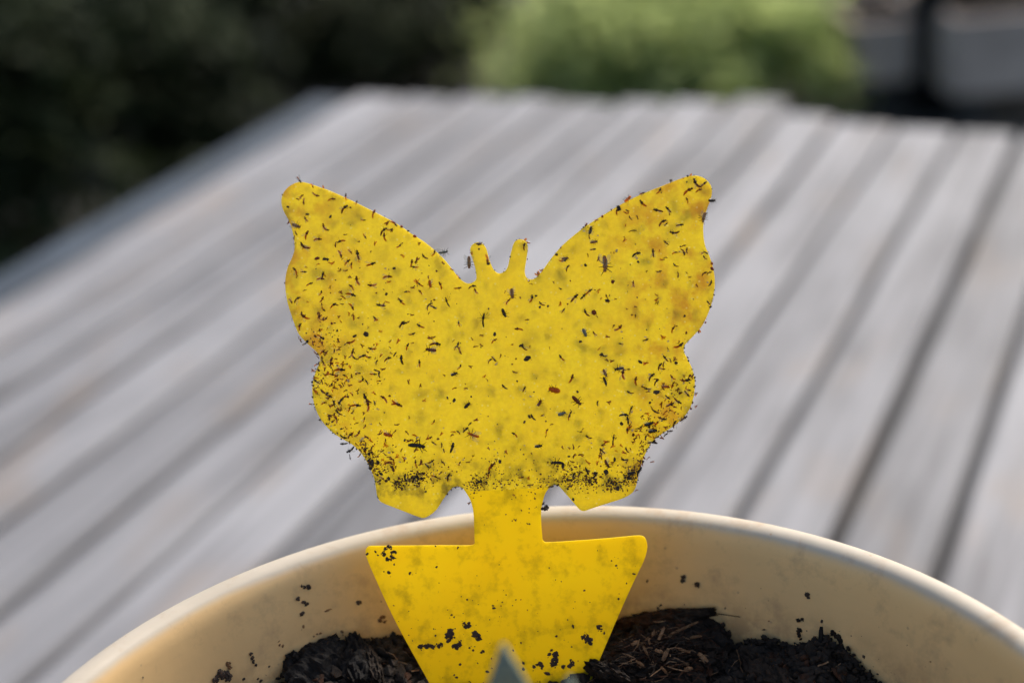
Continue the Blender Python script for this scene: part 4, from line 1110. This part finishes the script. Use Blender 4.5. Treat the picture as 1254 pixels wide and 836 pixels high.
# ------------------------------------------------------------------ garden behind
def foliage(name, root, centre, rad, n, size, mat, seed, squash=1.0, lean=0.0):
    rg = random.Random(seed); vs, fs = [], []
    clumps = []
    for i in range(46):
        th, ph = rg.uniform(0, 6.28), math.acos(rg.uniform(-.35, 1))
        r = rg.uniform(.45, 1.0)
        clumps.append((Vector((math.sin(ph) * math.cos(th) * rad.x, math.sin(ph) * math.sin(th) * rad.y, math.cos(ph) * rad.z)) * r, rg.uniform(.16, .34)))
    for i in range(n):
        c, cr = rg.choice(clumps)
        p = c + Vector((rg.gauss(0, 1), rg.gauss(0, 1), rg.gauss(0, 1))) * cr * rad.x * .55 + centre
        if p.z < .03: p.z = rg.uniform(.03, .2)
        d = Vector((rg.gauss(0, 1), rg.gauss(0, 1), rg.gauss(0, .6))).normalized()
        e = d.cross(Vector((rg.gauss(0, .5), rg.gauss(0, .5), 1))).normalized()
        nn = d.cross(e)
        L = size * rg.uniform(.6, 1.3); w = L * .28
        b = len(vs)
        vs += [p, p + d * L * .35 + e * w + nn * w * .25, p + d * L * .35 - e * w + nn * w * .25, p + d * L * .4, p + d * L + nn * -w * .3]
        fs += [(b, b + 1, b + 3), (b, b + 3, b + 2), (b + 1, b + 4, b + 3), (b + 2, b + 3, b + 4)]
    return obj(name, mesh(name, vs, fs), root, mat)
DARKLEAF = mat_leaf('dark_evergreen_leaf', (.012, .016, .008), (.035, .045, .018), .15)
MIDLEAF = mat_leaf('dark_olive_leaf', (.016, .020, .010), (.05, .058, .026), .15)
BRIGHT = mat_leaf('bright_green_leaf', (.37, .44, .155), (.47, .52, .22), .62)
STEM = simple('shrub_stem', (.05, .035, .025), .8, .3, 30)
def shrub(label, px, py, rad, n, size, mat, seed, h=None, group=None):
    p = on_z(px, py, 0.0)
    root = empty('shrub', (p.x, p.y, -.02)); tag(root, label, 'shrub', group)
    rg = random.Random(seed)
    foliage('foliage', root, Vector((0, 0, rad.z * .75 + .02)), rad, n, size, mat, seed)
    for i in range(6):
        a = rg.uniform(0, 6.28); g = Geo()
        e = Vector((math.cos(a) * rad.x * .6, math.sin(a) * rad.y * .6, rad.z * rg.uniform(.8, 1.3)))
        b = Vector((math.cos(a) * .03, math.sin(a) * .03, -.02))
        g.tube([b, b.lerp(e, .35) + Vector((0, 0, .06)), b.lerp(e, .7) + Vector((0, 0, .05)), e], [.014, .011, .008, .004], 6)
        g.build('stem', [STEM], root)
V3 = Vector
shrub('blurred dark shrub lowest at the left edge', 30, 300, V3((.42, .42, .30)), 5000, .06, DARKLEAF, 1)
shrub('blurred dark shrub filling the top left corner', 60, 60, V3((.62, .55, .48)), 7000, .06, DARKLEAF, 2)
shrub('blurred dark olive shrub left of the table corner', 235, 120, V3((.42, .42, .36)), 5000, .055, MIDLEAF, 3)
shrub('blurred dark olive shrub above the table corner', 370, 25, V3((.50, .45, .40)), 6000, .055, MIDLEAF, 4)
shrub('blurred dark shrub between the olive shrub and the bright green one', 515, 20, V3((.36, .36, .32)), 4500, .05, DARKLEAF, 5)
shrub('blurred bright green shrub beyond the middle of the table', 770, 128, V3((.33, .30, .15)), 6500, .042, BRIGHT, 6)
shrub('blurred bright green shrub nearer the grey planters', 905, 132, V3((.25, .26, .14)), 5500, .042, BRIGHT, 7)
shrub('blurred dark shrub behind the grey planters at the right', 1190, -70, V3((.55, .4, .35)), 5000, .055, DARKLEAF, 8)
shrub('blurred low dark shrub at the far corner of the table', 480, 92, V3((.30, .26, .14)), 3000, .045, MIDLEAF, 9)
CONC = simple('grey_concrete', (.38, .30, .24), .85, .25, 9)
DAMP = simple('damp_planter_soil', (.010, .009, .008), 1.0, .4, 60, Specular_IOR_Level=.0)
def planter(label, px, py, sx, sy, sz, rz, mat):
    p = on_z(px, py, 0.0)
    root = empty('planter', (p.x, p.y, -.015), rz); tag(root, label, 'planter')
    t = .018
    for x, y, a, b in ((0, -sy / 2 + t / 2, sx, t), (0, sy / 2 - t / 2, sx, t), (-sx / 2 + t / 2, 0, t, sy - 2 * t), (sx / 2 - t / 2, 0, t, sy - 2 * t)):
        o = obj('side', box_mesh('side', a - .0005, b - .0005, sz, .006, 2), root, mat); o.location = (x, y, .07 + sz / 2)
    o = obj('soil_fill', box_mesh('soil_fill', sx - 2 * t - .002, sy - 2 * t - .002, sz - .006, .004), root, DAMP); o.location = (0, 0, .07 + (sz - .006) / 2)
    for x in (-1, 1):
        for y in (-1, 1):
            o = obj('foot', box_mesh('foot', .06, .06, .08, .004), root, DARKWOOD); o.location = (x * (sx / 2 - .07), y * (sy / 2 - .07), .03)
planter('blurred grey planter at the right edge beyond the table', 1225, 118, .36, .34, .175, .1, CONC)
planter('blurred narrow grey planter left of the dark gap', 1068, 110, .19, .30, .14, .1, CONC)

BLACKPOST = simple('tarred_post', (.006, .006, .006), .9, .3, 20, Specular_IOR_Level=.05)
p = on_z(1141, 128, 0.0)
post = empty('wooden_post', (p.x, p.y, -.03)); tag(post, 'blurred dark upright wooden post between the grey planters', 'post')
o = obj('shaft', box_mesh('shaft', .085, .085, 1.1, .005), post, BLACKPOST); o.location = (0, 0, .55)
o = obj('cap', box_mesh('cap', .12, .12, .02, .004), post, BLACKPOST); o.location = (0, 0, 1.111)
